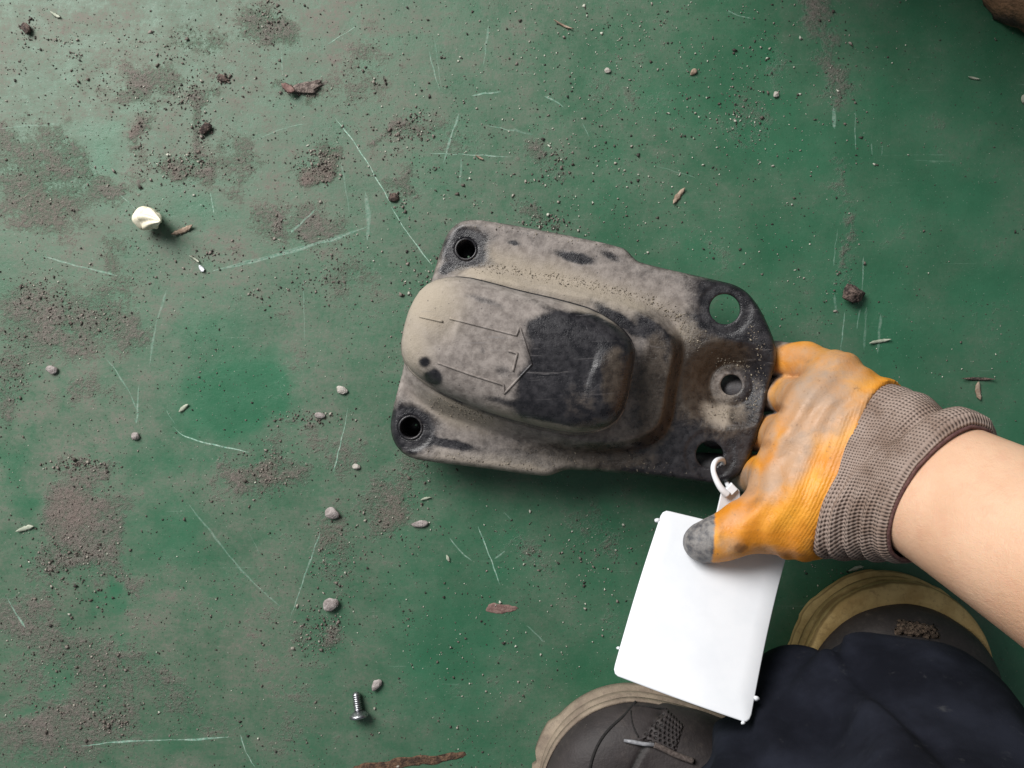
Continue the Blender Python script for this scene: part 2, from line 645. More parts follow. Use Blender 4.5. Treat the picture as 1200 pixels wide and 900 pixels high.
M_FLOOR = floor_material()
M_SCR = scratch_material()
M_STEEL = metal_material()
M_GLOVE = glove_material()
M_KNIT = knit_material()
M_SKIN = skin_material()
M_TROUSER = trouser_material()
M_GRIT = vertex_colour_material('loose_grit')
M_WHITE = plain('white_plastic', (0.74, 0.76, 0.80), (0.79, 0.805, 0.84), 40, 0.42, 0, 0.05, 600, 0.0002)
M_CREAM = plain('cream_plastic', (0.72, 0.66, 0.50), (0.80, 0.75, 0.60), 260, 0.5, 0, 0.35, 500, 0.0006)
M_STONE = plain('grey_stone', (0.24, 0.205, 0.195), (0.40, 0.355, 0.34), 260, 0.9, 0, 0.8, 900, 0.0012)
M_STONE_PALE = plain('pale_stone', (0.36, 0.33, 0.29), (0.52, 0.48, 0.44), 260, 0.9, 0, 0.8, 900, 0.0012)
M_CLOD = plain('brown_clod', (0.035, 0.024, 0.022), (0.17, 0.12, 0.10), 330, 0.95, 0, 1.0, 700, 0.0018)
M_CLOD2 = plain('dusty_clod', (0.085, 0.062, 0.055), (0.25, 0.20, 0.175), 330, 0.95, 0, 1.0, 700, 0.0018)
M_WOOD = plain('dry_wood', (0.20, 0.135, 0.095), (0.38, 0.29, 0.22), 400, 0.85, 0, 0.6, 700, 0.0007)
M_PALECHIP = plain('pale_flake', (0.26, 0.29, 0.22), (0.46, 0.47, 0.38), 300, 0.7, 0, 0.4, 700, 0.0005)
M_CHROME = plain('zinc_steel', (0.26, 0.26, 0.28), (0.50, 0.50, 0.52), 700, 0.36, 1.0, 0.15, 900, 0.0003)
M_RUSTPATCH = plain('rust_crust', (0.045, 0.026, 0.018), (0.15, 0.085, 0.05), 320, 0.95, 0, 1.0, 600, 0.0014)
M_SCRAP = plain('rusty_scrap', (0.030, 0.019, 0.014), (0.22, 0.115, 0.062), 60, 0.8, 0, 0.9, 260, 0.003)
M_REDDUST = plain('red_dust', (0.15, 0.085, 0.075), (0.24, 0.15, 0.13), 500, 0.95, 0, 0.6, 900, 0.0008)
M_HEM = plain('dark_red_yarn', (0.085, 0.035, 0.033), (0.15, 0.075, 0.066), 600, 0.95, 0, 0.6, 1500, 0.0005)
M_UPPER_L = leather_material('brown_leather', (0.022, 0.0175, 0.018), (0.042, 0.034, 0.034), 0.16)
M_UPPER_R = leather_material('dark_leather', (0.016, 0.013, 0.013), (0.034, 0.028, 0.027), 0.2)
M_SOLE_L = sole_material('grey_tan_rubber', (0.17, 0.13, 0.10), (0.30, 0.24, 0.18), (0.12, 0.095, 0.08), False)
M_SOLE_R = sole_material('gum_rubber', (0.42, 0.275, 0.105), (0.60, 0.43, 0.19), (0.26, 0.17, 0.075), True)
M_SEAM = plain('black_thread', (0.006, 0.005, 0.005), (0.014, 0.012, 0.012), 600, 0.9)
M_LACE = plain('brown_lace', (0.06, 0.045, 0.04), (0.12, 0.095, 0.085), 800, 0.9, 0, 0.6, 1800, 0.0004)
M_AGLET = plain('grey_plastic', (0.20, 0.20, 0.215), (0.30, 0.30, 0.32), 500, 0.35, 0, 0.1)
M_FUZZ = plain('brown_fleece', (0.06, 0.04, 0.028), (0.17, 0.12, 0.085), 600, 1.0, 0, 1.0, 1100, 0.002)

# ------------------------------------------------------------------ floor
ax_ = np.concatenate([np.linspace(-3, -0.42, 18)[:-1], np.linspace(-0.42, 0.42, 281), np.linspace(0.42, 3, 18)[1:]])
ay_ = np.concatenate([np.linspace(-3, -0.33, 18)[:-1], np.linspace(-0.33, 0.33, 221), np.linspace(0.33, 3, 18)[1:]])
GX, GY = np.meshgrid(ax_, ay_)
fv = np.c_[GX.ravel(), GY.ravel(), np.zeros(GX.size)]
floor = obj('floor', fv, grid_faces(len(ax_), len(ay_), False), M_FLOOR)
floor['kind'] = 'structure'

DUST = [
    (55, 205, 75, 60, 0, .62), (20, 160, 40, 30, 0, .5), (215, 190, 50, 22, -15, .72), (240, 135, 12, 50, 12, .7), (230, 45, 45, 30, 0, .45), (168, 160, 10, 32, 3, .68),
    (376, 190, 27, 22, -10, .95), (347, 106, 30, 11, -10, .8), (312, 30, 38, 28, 20, .75), (180, 115, 45, 20, 0, .45), (285, 180, 40, 40, 0, .45),
    (60, 370, 95, 45, 10, .62), (15, 430, 35, 40, 0, .62), (130, 380, 60, 25, 0, .5), (140, 300, 25, 45, 0, .52), (12, 475, 24, 32, 0, .75), (90, 470, 50, 20, 0, .4),
    (75, 590, 35, 40, 35, .85), (95, 640, 50, 38, 20, .88), (115, 610, 30, 45, 0, .75), (120, 545, 62, 5, 6, .7), (70, 655, 50, 30, 0, .8), (130, 680, 50, 25, 0, .5),
    (40, 730, 60, 45, 0, .62), (90, 770, 95, 45, 30, .66), (60, 850, 110, 60, 0, .62), (190, 800, 90, 25, 38, .55), (120, 840, 60, 40, 0, .62), (220, 850, 55, 20, 0, .45),
    (308, 548, 42, 34, 0, .9), (270, 545, 30, 25, 0, .55), (322, 375, 22, 45, -25, .62), (285, 345, 25, 18, 0, .5), (322, 268, 8, 22, -20, .65), (355, 490, 35, 5, 5, .75),
    (405, 530, 45, 30, 0, .42), (470, 590, 38, 50, -10, .72), (480, 560, 22, 45, 0, .55), (400, 640, 28, 45, 0, .55), (375, 742, 24, 24, 35, .82), (405, 670, 45, 30, 0, .42),
    (478, 157, 34, 9, -28, .6), (465, 230, 16, 12, 0, .6), (640, 258, 28, 11, 10, .8), (645, 182, 26, 16, 0, .6), (690, 120, 30, 20, 0, .3), (870, 130, 24, 32, -10, .42),
    (968, 25, 22, 35, 0, .62), (985, 75, 14, 50, 0, .52), (990, 285, 11, 55, 2, .55), (990, 180, 10, 60, 0, .38), (905, 70, 25, 40, 0, .35), (370, 260, 40, 25, 0, .45),
    (600, 640, 60, 25, 10, .40), (700, 620, 45, 30, 0, .45), (345, 840, 40, 40, 0, .30), (520, 160, 40, 30, 0, .3), (400, 100, 60, 40, 0, .22), (420, 330, 35, 40, 0, .42),
    (175, 240, 22, 40, 0, .35), (300, 250, 35, 30, 0, .35), (240, 600, 60, 80, 0, .16),
]
CLEAN = [
    (118, 168, 34, 24, 10, -.9), (228, 235, 52, 26, 5, -.9), (265, 400, 60, 55, 10, -1), (240, 480, 60, 35, 20, -.9), (195, 545, 55, 28, 0, -.7), (300, 460, 45, 30, 0, -.9),
    (20, 545, 22, 35, 0, -1), (130, 698, 15, 14, 0, -1), (140, 750, 8, 24, -30, -.9), (200, 630, 55, 45, 0, -.8), (205, 880, 30, 16, 0, -.7), (15, 830, 20, 14, 0, -.8), (55, 815, 22, 16, 0, -.6),
    (520, 720, 80, 120, 0, -.5), (240, 720, 40, 40, 0, -.4),
]
RED = [(215, 195, 40, 20, 0, .6), (376, 190, 26, 20, 0, .8), (350, 105, 30, 10, 0, .8), (325, 375, 20, 40, -25, .7), (85, 590, 30, 40, 30, .6), (308, 548, 30, 30, 0, .5), (480, 600, 30, 40, 0, .7), (142, 722, 9, 12, 0, 1), (60, 240, 30, 40, 0, .5), (165, 160, 8, 30, 0, .7), (140, 310, 20, 40, 0, .5), (588, 713, 22, 6, 0, .9), (400, 640, 20, 40, 0, .7)]


def dust_at(px, py):
    return np.clip(blobs(px, py, DUST) + blobs(px, py, CLEAN), 0, 1)


fpx, fpy = to_px(fv)
wob = fbm(fv, 0.03, 3)
wob2 = fbm(fv, 0.03, 31)
wob3, wob4 = fbm(fv, 0.011, 51), fbm(fv, 0.011, 61)
dpx, dpy = fpx + wob * 26 + wob3 * 20, fpy + wob2 * 26 + wob4 * 20
inf = (np.abs(fv[:, 0]) < 0.42) & (np.abs(fv[:, 1]) < 0.33)
attr(floor, 'dust', np.where(inf, dust_at(dpx, dpy), 0.25))
film = 0.64 - 0.50 * sstep(150, 980, fpx + 0.20 * (fpy - 300)) + 0.10 * sstep(420, 0, fpy) * sstep(1000, 500, fpx)  # dust film thins to the right; the rise at top left paints in sheen
film = np.clip(film + 0.22 * wob + 0.5 * blobs(dpx, dpy, CLEAN), 0.03, 0.9)
attr(floor, 'film', film)
attr(floor, 'red', np.clip(blobs(dpx, dpy, RED), 0, 1))

SCRATCHES = [
    ([(393, 138), (413, 163), (438, 203), (458, 238)], 2.2, .95), ([(458, 243), (478, 275), (492, 292), (506, 311)], 2.0, .95),
    ([(250, 317), (330, 298), (390, 281), (432, 265)], 5, .5), ([(255, 316), (330, 297), (432, 266)], 1.6, .55), ([(428, 225), (432, 250), (431, 282)], 6, .35),
    ([(203, 500), (215, 512), (250, 522), (292, 530)], 1.7, .95), ([(95, 874), (150, 868), (212, 867), (270, 864)], 2.6, .85), ([(281, 860), (286, 878), (299, 899)], 2.0, .7),
    ([(50, 300), (90, 312), (140, 323)], 2.2, .5), ([(408, 478), (400, 515), (391, 553)], 1.8, .75), ([(163, 450), (160, 500), (158, 490)], 2.2, .45), ([(195, 340), (180, 390), (175, 430)], 4, .3),
    ([(220, 590), (245, 620), (285, 672), (330, 712)], 2.6, .35), ([(376, 622), (356, 678), (341, 722)], 2.4, .55), ([(560, 617), (570, 642), (578, 662), (585, 685)], 2.0, .85), ([(527, 630), (538, 645), (553, 658)], 3, .6),
    ([(580, 655), (592, 645)], 3, .5), ([(538, 133), (530, 155), (519, 192)], 3.4, .5), ([(553, 112), (587, 107)], 2.0, .65), ([(570, 147), (600, 153), (622, 157)], 1.6, .6), ([(504, 180), (550, 181), (600, 184)], 1.5, .6),
    ([(503, 60), (515, 108)], 1.4, .5), ([(509, 45), (519, 118)], 1.2, .35), ([(8, 698), (18, 718), (30, 736)], 3, .6), ([(638, 113), (652, 119), (660, 126)], 2.0, .6), ([(683, 145), (690, 160)], 1.8, .5),
    ([(340, 274), (352, 262), (370, 245)], 3.4, .45), ([(384, 52), (400, 42), (418, 31)], 1.6, .6), ([(573, 30), (566, 78)], 3, .35), ([(540, 185), (540, 215)], 3, .3),
    ([(1002, 130), (1003, 176)], 1.5, .6), ([(977, 126), (978, 151)], 4.5, .5), ([(1012, 300), (1010, 345)], 2.0, .45), ([(990, 365), (987, 395), (985, 416)], 1.8, .6), ([(1032, 368), (1028, 415)], 4, .32),
    ([(1008, 362), (1004, 386)], 2.4, .45), ([(981, 268), (977, 312)], 1.8, .4), ([(1016, 360), (1012, 410)], 4, .25), ([(1021, 168), (1022, 182)], 1.5, .4), ([(1034, 170), (1033, 182)], 1.5, .35), ([(978, 345), (981, 370)], 3, .3),
    ([(300, 165), (330, 150), (360, 145)], 1.3, .35), ([(330, 60), (331, 88)], 2.4, .3), ([(247, 225), (251, 250)], 1.6, .6), ([(140, 228), (160, 246)], 1.5, .5), ([(555, 365), (556, 380)], 1.4, .3), ([(125, 420), (150, 455), (160, 480)], 2.2, .4),
    ([(590, 600), (600, 610)], 2, .4), ([(617, 733), (637, 752)], 2.4, .4), ([(770, 195), (815, 208)], 1.2, .35), ([(600, 152), (625, 158)], 3.0, .3), ([(195, 480), (205, 498)], 1.3, .4), ([(290, 620), (305, 650)], 1.2, .25),
    ([(0, 150), (70, 145)], 3.0, .22), ([(850, 12), (870, 20), (880, 22)], 2.4, .4), ([(400, 190), (410, 250)], 2.0, .25), ([(520, 385), (545, 372)], 2.0, .1), ([(355, 325), (356, 355), (357, 400)], 1.6, .3),
]
SV, SF, SW = [], [], []
for pts, w, a in SCRATCHES:
    q = smooth_open(pts, 26)
    T = np.gradient(q, axis=0)
    T /= np.linalg.norm(T, axis=1)[:, None]
    N = np.c_[-T[:, 1], T[:, 0]]
    jit = vnoise(np.c_[q, np.zeros(26)], 9.0, 5)
    q = q + N * jit[:, None] * 0.8
    tt = np.linspace(0, 1, 26)
    ww = w * 0.5 * np.clip(np.minimum(tt, 1 - tt) * 9, 0.15, 1) * (0.75 + 0.5 * vnoise(np.c_[q, np.ones(26)], 14.0, 8))
    b0 = len(SV)
    for k in range(26):
        for s_ in (-1, 0, 1):
            x, y = q[k] + N[k] * s_ * ww[k]
            SV.append(at(x, y, 0.00012))
            SW.append(a if s_ == 0 else a * 0.45)
    for k in range(25):
        for c in (0, 1):
            i = b0 + 3 * k + c
            SF.append((i, i + 1, i + 4, i + 3))
scr = obj('scratch_marks', SV, SF, M_SCR, floor)
scr['kind'] = 'stuff'
attr(scr, 'wear', SW)


def ragged_sheet(name, pts, m, parent, z=0.0004, amp=2.0, seed=1):
    q = smooth_closed(pts, 90, 1)
    q = q + np.stack([vnoise(np.c_[q, np.zeros(len(q))], 5.0, seed), vnoise(np.c_[q, np.zeros(len(q))], 5.0, seed + 9)], 1) * amp
    c = q.mean(0)
    V = [at(*(c + (p - c) * f), z * hgt) for f, hgt in ((1.0, 0.05), (0.97, 0.8), (0.8, 1.2), (0.5, 0.9), (0.2, 1.1)) for p in q]
    F = grid_faces(90, 5) + [tuple(range(4 * 90, 5 * 90))]
    return obj(name, V, F, m, parent)


ragged_sheet('rust_patch', [(416, 897), (440, 893), (480, 887), (520, 884), (546, 880), (547, 887), (520, 893), (480, 899), (440, 905), (414, 906)], M_RUSTPATCH, floor)
ragged_sheet('red_dust_patch', [(570, 709), (590, 707), (607, 711), (602, 717), (585, 719), (569, 716)], M_REDDUST, floor, 0.0003)

# ------------------------------------------------------------------ loose grit
ico_v = []
ico_f = None
_bm = bmesh.new()
bmesh.ops.create_icosphere(_bm, subdivisions=1, radius=1.0)
ICO_V = np.array([v.co[:] for v in _bm.verts])
ICO_F = np.array([[v.index for v in f.verts] for f in _bm.faces])
_bm.free()
TET_V = np.array([(1, 0.2, 0), (-0.6, 0.9, 0.1), (-0.5, -0.9, -0.1), (0.1, 0.1, 0.9), (0, 0, -0.8), (0.6, -0.5, 0.4)])
TET_F = np.array([(0, 1, 3), (1, 2, 3), (2, 5, 3), (5, 0, 3), (1, 0, 4), (2, 1, 4), (5, 2, 4), (0, 5, 4)])

PAL = np.array([(0.030, 0.026, 0.023), (0.055, 0.045, 0.038), (0.105, 0.085, 0.072), (0.16, 0.13, 0.112), (0.25, 0.21, 0.185), (0.36, 0.33, 0.28), (0.52, 0.52, 0.44)])


def grains(name, pos, size, col, parent=None, m=M_GRIT, flat=0.7):
    n = len(pos)
    R = RNG.normal(size=(n, 3, 3))
    Q, _ = np.linalg.qr(R)
    bv, bf = TET_V, TET_F
    sc = np.stack([RNG.uniform(.7, 1.3, n), RNG.uniform(.55, 1.1, n), RNG.uniform(.5, .9, n)], 1)
    V = bv[None] * (1 + RNG.uniform(-.25, .25, (n, len(bv), 1))) * sc[:, None, :]
    V = np.einsum('nij,nvj->nvi', Q, V)
    V[..., 2] *= flat
    V = V * size[:, None, None] + pos[:, None, :]
    V[..., 2] += size[:, None] * 0.35 * flat
    F = (bf[None] + (np.arange(n) * len(bv))[:, None, None]).reshape(-1, 3)
    me = bpy.data.meshes.new(name)
    org = ORIGIN[parent.name] if parent is not None else np.zeros(3)
    nv, nf = V.shape[0] * V.shape[1], len(F)
    me.vertices.add(nv)
    me.vertices.foreach_set('co', (V.reshape(-1, 3) - org).ravel())
    me.loops.add(nf * 3)
    me.loops.foreach_set('vertex_index', F.ravel().astype(np.int32))
    me.polygons.add(nf)
    me.polygons.foreach_set('loop_start', (np.arange(nf) * 3).astype(np.int32))
    me.update(calc_edges=True)
    me.validate()
    ca = me.color_attributes.new('tint', 'FLOAT_COLOR', 'POINT')
    C = np.repeat(np.c_[col, np.ones(n)], len(bv), 0)
    ca.data.foreach_set('color', C.ravel().astype(np.float32))
    me.materials.append(m)
    o = bpy.data.objects.new(name, me)
    COL.objects.link(o)
    if parent is not None:
        o.parent = parent
    ORIGIN[o.name] = org
    o['kind'] = 'stuff'
    return o


def pick_col(n, w):
    k = RNG.choice(len(PAL), n, p=np.array(w) / sum(w))
    return PAL[k] * RNG.uniform(.8, 1.25, (n, 1))


def scatter():
    P, Z, C = [], [], []

    def add(x, y, s, c):
        P.append(np.c_[(x - 600) * S, (450 - y) * S, np.zeros(len(x))]); Z.append(s); C.append(c)
    # everywhere, thinning to the right and in the clean patches
    n = 170000
    x, y = RNG.uniform(-40, 1240, n), RNG.uniform(-40, 940, n)
    p3 = np.c_[x, y, np.zeros(n)]
    d = dust_at(x + 15 * fbm(p3, 50, 3), y + 15 * fbm(p3, 50, 31))
    cl = np.clip(fbm(p3, 60, 77) * 1.6, 0, 1) * 0.10
    dens = 0.016 + 0.34 * d ** 1.6 + cl * (2.2 - 1.7 * sstep(300, 1050, x)) + 0.07 * sstep(1000, 250, x)
    k = RNG.uniform(size=n) < dens
    x, y, d = x[k], y[k], d[k]
    n = len(x)
    s = np.clip(np.exp(RNG.normal(-7.88, .45, n)), 0.00013, 0.0016)
    dusty = RNG.uniform(size=n) < d
    c = np.where(dusty[:, None], pick_col(n, (1.5, 3, 4, 6, 7, 3, .5)), pick_col(n, (5, 6, 5, 3, 2, 1.4, 1.0)))
    add(x, y, s, c)
    # pale chips on the clean right half and the lower middle
    for (cx, cy, sx, sy, m_, w) in ((760, 130, 140, 110, 700, 0), (700, 60, 120, 50, 240, 0), (480, 200, 120, 120, 200, 0), (660, 250, 60, 30, 80, 0), (560, 790, 90, 80, 120, 0), (910, 90, 60, 70, 90, 0), (930, 330, 45, 35, 70, 0), (870, 130, 22, 28, 130, 0), (1080, 420, 90, 60, 60, 0), (620, 740, 70, 50, 80, 0), (700, 640, 60, 30, 90, 0), (960, 640, 30, 50, 60, 0), (740, 230, 120, 40, 130, 0), (560, 100, 120, 80, 140, 0), (690, 700, 40, 60, 60, 0)):
        x, y = RNG.normal(cx, sx, m_), RNG.normal(cy, sy, m_)
        s = np.clip(np.exp(RNG.normal(-7.50, .45, m_)), 0.0002, 0.0018)
        add(x, y, s, pick_col(m_, (4, 4, 3, 2, 2, 5, 9)))
    # dark crumbs gathered in clumps
    for (cx, cy, sx, sy, m_, a, b) in ((33, 35, 5, 7, 40, 8, .5), (30, 42, 10, 14, 40, 6, 0), (75, 48, 12, 5, 40, 6, 0), (263, 93, 5, 4, 40, 6, .6), (240, 152, 6, 7, 60, 6, .6), (185, 50, 28, 16, 120, 3, 0), (215, 112, 14, 14, 110, 3, 0), (90, 65, 6, 4, 30, 6, 0), (20, 82, 8, 5, 20, 6, 0), (100, 95, 20, 15, 60, 4, 0), (150, 110, 30, 12, 90, 3, 0),
                                  (60, 355, 25, 14, 110, 3, .2), (35, 340, 20, 10, 60, 3, 0), (110, 372, 26, 8, 90, 3, 0), (20, 430, 12, 20, 60, 4, .2), (95, 545, 22, 5, 90, 3, .3), (80, 543, 10, 4, 50, 3, .3), (90, 650, 28, 18, 190, 3, .2), (55, 660, 16, 12, 70, 3, .2), (100, 700, 25, 12, 60, 4, .2), (375, 742, 18, 16, 200, 2, .2), (376, 190, 17, 14, 260, 1.2, .1), (350, 104, 14, 5, 80, 1.6, .2),
                                  (210, 195, 32, 12, 260, 1.2, .1), (318, 20, 10, 16, 110, 3, .2), (360, 490, 22, 4, 90, 2.5, .2), (475, 158, 18, 7, 110, 1.5, .2), (490, 140, 8, 6, 50, 2, .2), (640, 262, 18, 6, 120, 5, .2), (655, 185, 10, 8, 60, 4, .2), (640, 210, 10, 8, 30, 5, .3), (470, 235, 12, 14, 50, 3, .3), (355, 550, 8, 10, 10, 3, .2), (310, 545, 22, 18, 150, 1.5, .1), (400, 660, 25, 20, 80, 2.5, .2),
                                  (225, 118, 8, 8, 40, 5, .2), (325, 270, 5, 14, 50, 3, .2), (335, 340, 18, 12, 40, 3, .1), (395, 310, 22, 16, 90, 3, .1), (380, 330, 18, 14, 50, 3, .1), (130, 840, 25, 15, 100, 3, .2), (70, 770, 30, 20, 80, 3, .2), (120, 770, 25, 12, 70, 2, .2), (130, 850, 10, 8, 60, 2, .3), (60, 830, 25, 25, 60, 3, .2), (990, 310, 10, 20, 25, 4, .1), (1000, 110, 8, 60, 30, 4, 0), (490, 320, 14, 18, 90, 3, .3), (480, 380, 12, 25, 50, 3, .1), (165, 160, 6, 22, 50, 1.2, .2), (255, 300, 18, 8, 60, 3, .1), (300, 345, 6, 4, 20, 3, .2), (480, 570, 20, 30, 110, 2, .1), (430, 640, 30, 25, 70, 3, .3), (300, 100, 40, 30, 50, 4, 0), (430, 95, 20, 14, 40, 5, .1), (470, 40, 60, 30, 60, 5, 0), (870, 128, 12, 16, 50, 5, .2), (395, 640, 18, 30, 50, 3, .1), (700, 645, 20, 10, 50, 3, .2), (1000, 672, 18, 3, 30, 3, .2), (630, 650, 12, 10, 25, 4, .4)):
        x, y = RNG.normal(cx, sx, m_), RNG.normal(cy, sy, m_)
        s = np.clip(np.exp(RNG.normal(-7.50 + b * .55, .45, m_)), 0.00022, 0.0023)
        add(x, y, s, pick_col(m_, (a * .5, a * .8, 5, 6, 4, 1.6, .5)))
    g = grains('grit', np.vstack(P), np.concatenate(Z), np.vstack(C))
    return g


grit = scatter()
grit['label'] = 'loose brown grit and pale crumbs scattered over the green floor'


# ------------------------------------------------------------------ single small things lying on the floor
def pebble(px, py, wpx, hpx, ang, m, label, name='pebble', cat='pebble', tall=0.6, rough=0.22, seed=0, group='small stones lying on the floor', sub=3):
    bm = bmesh.new()
    bmesh.ops.create_icosphere(bm, subdivisions=sub, radius=1.0)
    V = np.array([v.co[:] for v in bm.verts])
    F = [[v.index for v in f.verts] for f in bm.faces]
    bm.free()
    d = 1 + rough * fbm(V + seed * 3.1, 0.9, seed, 3)
    d = d + 0.25 * rough * vnoise(V, 0.22, seed + 5)
    for k in range(8):                     # a few broken facets
        nrm = np.random.default_rng(seed * 10 + k).normal(size=3)
        nrm /= np.linalg.norm(nrm)
        c = (V * d[:, None]) @ nrm
        lim = 0.70
        V = np.where((c > lim)[:, None], V - ((c - lim) / np.maximum(d, .2))[:, None] * nrm * 0.85, V)
    V = V * d[:, None]
    a, b = wpx * S / 2, hpx * S / 2
    V = V * np.array([a, b, tall * min(a, b)])
    c, s = math.cos(math.radians(-ang)), math.sin(math.radians(-ang))
    V[:, :2] = V[:, :2] @ np.array([[c, s], [-s, c]])
    V[:, 2] -= V[:, 2].min()
    base = at(px, py, 0)
    o = obj(name, V + base + np.array([0, 0, -0.0002]), F, m, None, base)
    return tag(o, label, cat, group)


pebble(390, 601, 20, 14, 5, M_STONE, 'squarish grey pebble below the left corner of the bracket, biggest of those around it', seed=3)
pebble(388, 708, 21, 17, -25, M_STONE, 'round pale grey pebble above the heap of brown crumbs, nearest the small screw', seed=5)
pebble(401, 457, 16, 9, 15, M_STONE_PALE, 'flat wedge shaped stone left of the domed end of the bracket', seed=8)
pebble(418, 547, 10, 8, 0, M_STONE_PALE, 'tiny white pebble left of the lower left bracket hole', seed=10)
pebble(491, 614, 21, 9, -8, M_STONE, 'narrow lumpy pebble below the lower edge of the bracket', seed=12)
pebble(441, 802, 16, 11, -45, M_STONE, 'thin broken stone shard beside the small screw', seed=14, rough=0.35)
pebble(160, 511, 11, 10, 0, M_STONE, 'small round dust coloured pebble right of the long scraped mud patch', seed=16)
pebble(995, 346, 27, 23, 35, M_CLOD, 'dark crumbly clod of brown mud above the gloved hand', name='mud_clod', cat='clod', tall=0.8, rough=0.7, seed=21, group=None, sub=4)
pebble(356, 104, 36, 13, -10, M_CLOD2, 'long brown crumbly clod of dried dirt near the top left', name='dirt_clod', cat='clod', tall=0.5, rough=1.0, seed=24, group=None, sub=4)
pebble(262, 93, 13, 9, 20, M_CLOD, 'small black crumb of dirt above the brown dirt smear', name='dirt_crumb', cat='crumb', seed=25, rough=0.5, group='dark crumbs of dirt')
pebble(241, 152, 16, 12, -40, M_CLOD, 'dark crumb of dirt at the lower end of the brown smear', name='dirt_crumb', cat='crumb', seed=27, rough=0.5, group='dark crumbs of dirt')
pebble(33, 35, 14, 12, 30, M_CLOD, 'dark crumb of dirt near the top left corner of the floor', name='dirt_crumb', cat='crumb', seed=29, rough=0.6, group='dark crumbs of dirt')
pebble(62, 433, 14, 11, 0, M_STONE, 'grey brown crumb among dust at the left edge below the cream plug', name='pebble', cat='pebble', seed=31)
pebble(712, 83, 8, 7, 0, M_STONE_PALE, 'white crumb of stone near the middle of the top edge', seed=33)
pebble(812, 85, 10, 7, -40, M_WOOD, 'tan flake of stone upper right of the middle of the top edge', seed=35)
pebble(909, 111, 8, 7, -30, M_STONE_PALE, 'bright white crumb left of the pale vertical streak on the green floor', seed=37)
pebble(461, 232, 13, 11, 0, M_CLOD, 'round brown crumb lying on the long curved scratch', name='dirt_crumb', cat='crumb', seed=39, rough=0.4, group='dark crumbs of dirt')
pebble(375, 487, 14, 8, 10, M_STONE, 'dark flat stone in the thin line of crumbs left of the bracket', seed=41)


def chip(px, py, lpx, wpx, ang, m, label, name='wood_chip', cat='chip', curl=0.15, seed=0, group='thin chips lying on the floor', z=0.0003):
    n = 12
    t = np.linspace(-1, 1, n)
    r = np.random.default_rng(seed)
    L, W = lpx * S / 2 * 0.9, wpx * S / 2 * 0.8
    w = W * np.clip(1 - np.abs(t) ** 3, 0.12, 1) * r.uniform(.75, 1.1, n)
    th = max(0.0006, W * 0.25)
    V = []
    for k in range(n):
        zc = z + curl * L * (t[k] ** 2) + r.uniform(0, 0.0002)
        for (a, b) in ((-1, 0), (-0.5, 1), (0.5, 1), (1, 0), (0.5, -0.1), (-0.5, -0.1)):
            V.append((t[k] * L, a * w[k] + 0.12 * W * math.sin(2 * t[k] + seed), zc + (b + .2) * th))
    V = np.array(V)
    c, s = math.cos(math.radians(-ang)), math.sin(math.radians(-ang))
    V[:, :2] = V[:, :2] @ np.array([[c, s], [-s, c]])
    F = grid_faces(6, n) + [tuple(range(5, -1, -1)), tuple(range((n - 1) * 6, n * 6))]
    V[:, 2] = np.maximum(V[:, 2], 0.0001)
    base = at(px, py, 0)
    return tag(obj(name, V + base, F, m, None, base), label, cat, group)


chip(795, 230, 26, 9, -55, M_WOOD, 'reddish brown sliver of wood above the bracket, left of its upper right hole', seed=2)
chip(1030, 400, 29, 6, -12, M_PALECHIP, 'slim pale green grass blade just right of the gloved knuckles', name='grass_sliver', cat='grass', seed=3)
chip(215, 270, 30, 9, -25, M_WOOD, 'curled brown flake beside the tip of the cream plug', name='dry_flake', cat='flake', curl=0.25, seed=4)
chip(1146, 458, 24, 10, 85, M_WOOD, 'brown winged seed with pale tip right of the glove', name='dry_seed', cat='seed', seed=5)
chip(1145, 444, 44, 5, 2, M_CLOD, 'thin dark stalk lying across the pale winged seed', name='dry_stalk', cat='stalk', seed=6)
chip(31, 619, 24, 8, -15, M_PALECHIP, 'pale green curled leaf scrap near the left edge', name='leaf_scrap', cat='scrap', curl=0.2, seed=7)
chip(216, 478, 16, 7, -40, M_PALECHIP, 'tan splinter above the thin curved scratch at the left', name='splinter', cat='splinter', seed=8)
chip(499, 584, 14, 4, -18, M_PALECHIP, 'tiny straw piece below the lower left bracket corner', name='straw_piece', cat='straw', seed=9)
chip(340, 106, 19, 13, 25, M_REDDUST, 'flat triangular brown flake lying on the long clod of dried dirt', name='dirt_flake', cat='flake', seed=10, z=0.004)
chip(66, 18, 15, 6, 30, M_PALECHIP, 'pale pink scrap close to the top left corner', name='pale_scrap', cat='scrap', seed=11)
chip(237, 315, 10, 8, 60, M_WHITE, 'tiny crumpled white foil scrap below the brown flake', name='foil_scrap', cat='scrap', curl=0.4, seed=12)
chip(229, 304, 16, 4, 35, M_PALECHIP, 'thin grey peel standing above the white foil scrap', name='paint_peel', cat='peel', curl=0.3, seed=13)
chip(1140, 92, 15, 4, 12, M_PALECHIP, 'pale crumb strip on the dark floor near the rusty scrap', name='pale_scrap', cat='scrap', seed=14)
chip(1199, 117, 8, 16, 5, M_PALECHIP, 'cream scrap at the right edge below the rusty scrap', name='pale_scrap', cat='scrap', seed=15)
chip(562, 185, 12, 4, 25, M_WOOD, 'short brown splinter on the floor above the bracket', name='splinter', cat='splinter', seed=16)
chip(660, 30, 28, 4, 25, M_WOOD, 'long thin curled brown stalk near the top edge', name='dry_stalk', cat='stalk', curl=0.2, seed=17)
chip(525, 654, 4, 12, -25, M_PALECHIP, 'slim white flake below the bracket near two short scratches', name='pale_scrap', cat='scrap', seed=18)
chip(1002, 666, 20, 6, -15, M_PALECHIP, 'pale scrap of husk in front of the tan shoe sole', name='husk_scrap', cat='scrap', seed=19)

# cream plastic plug
plug_base = at(172, 257, 0)


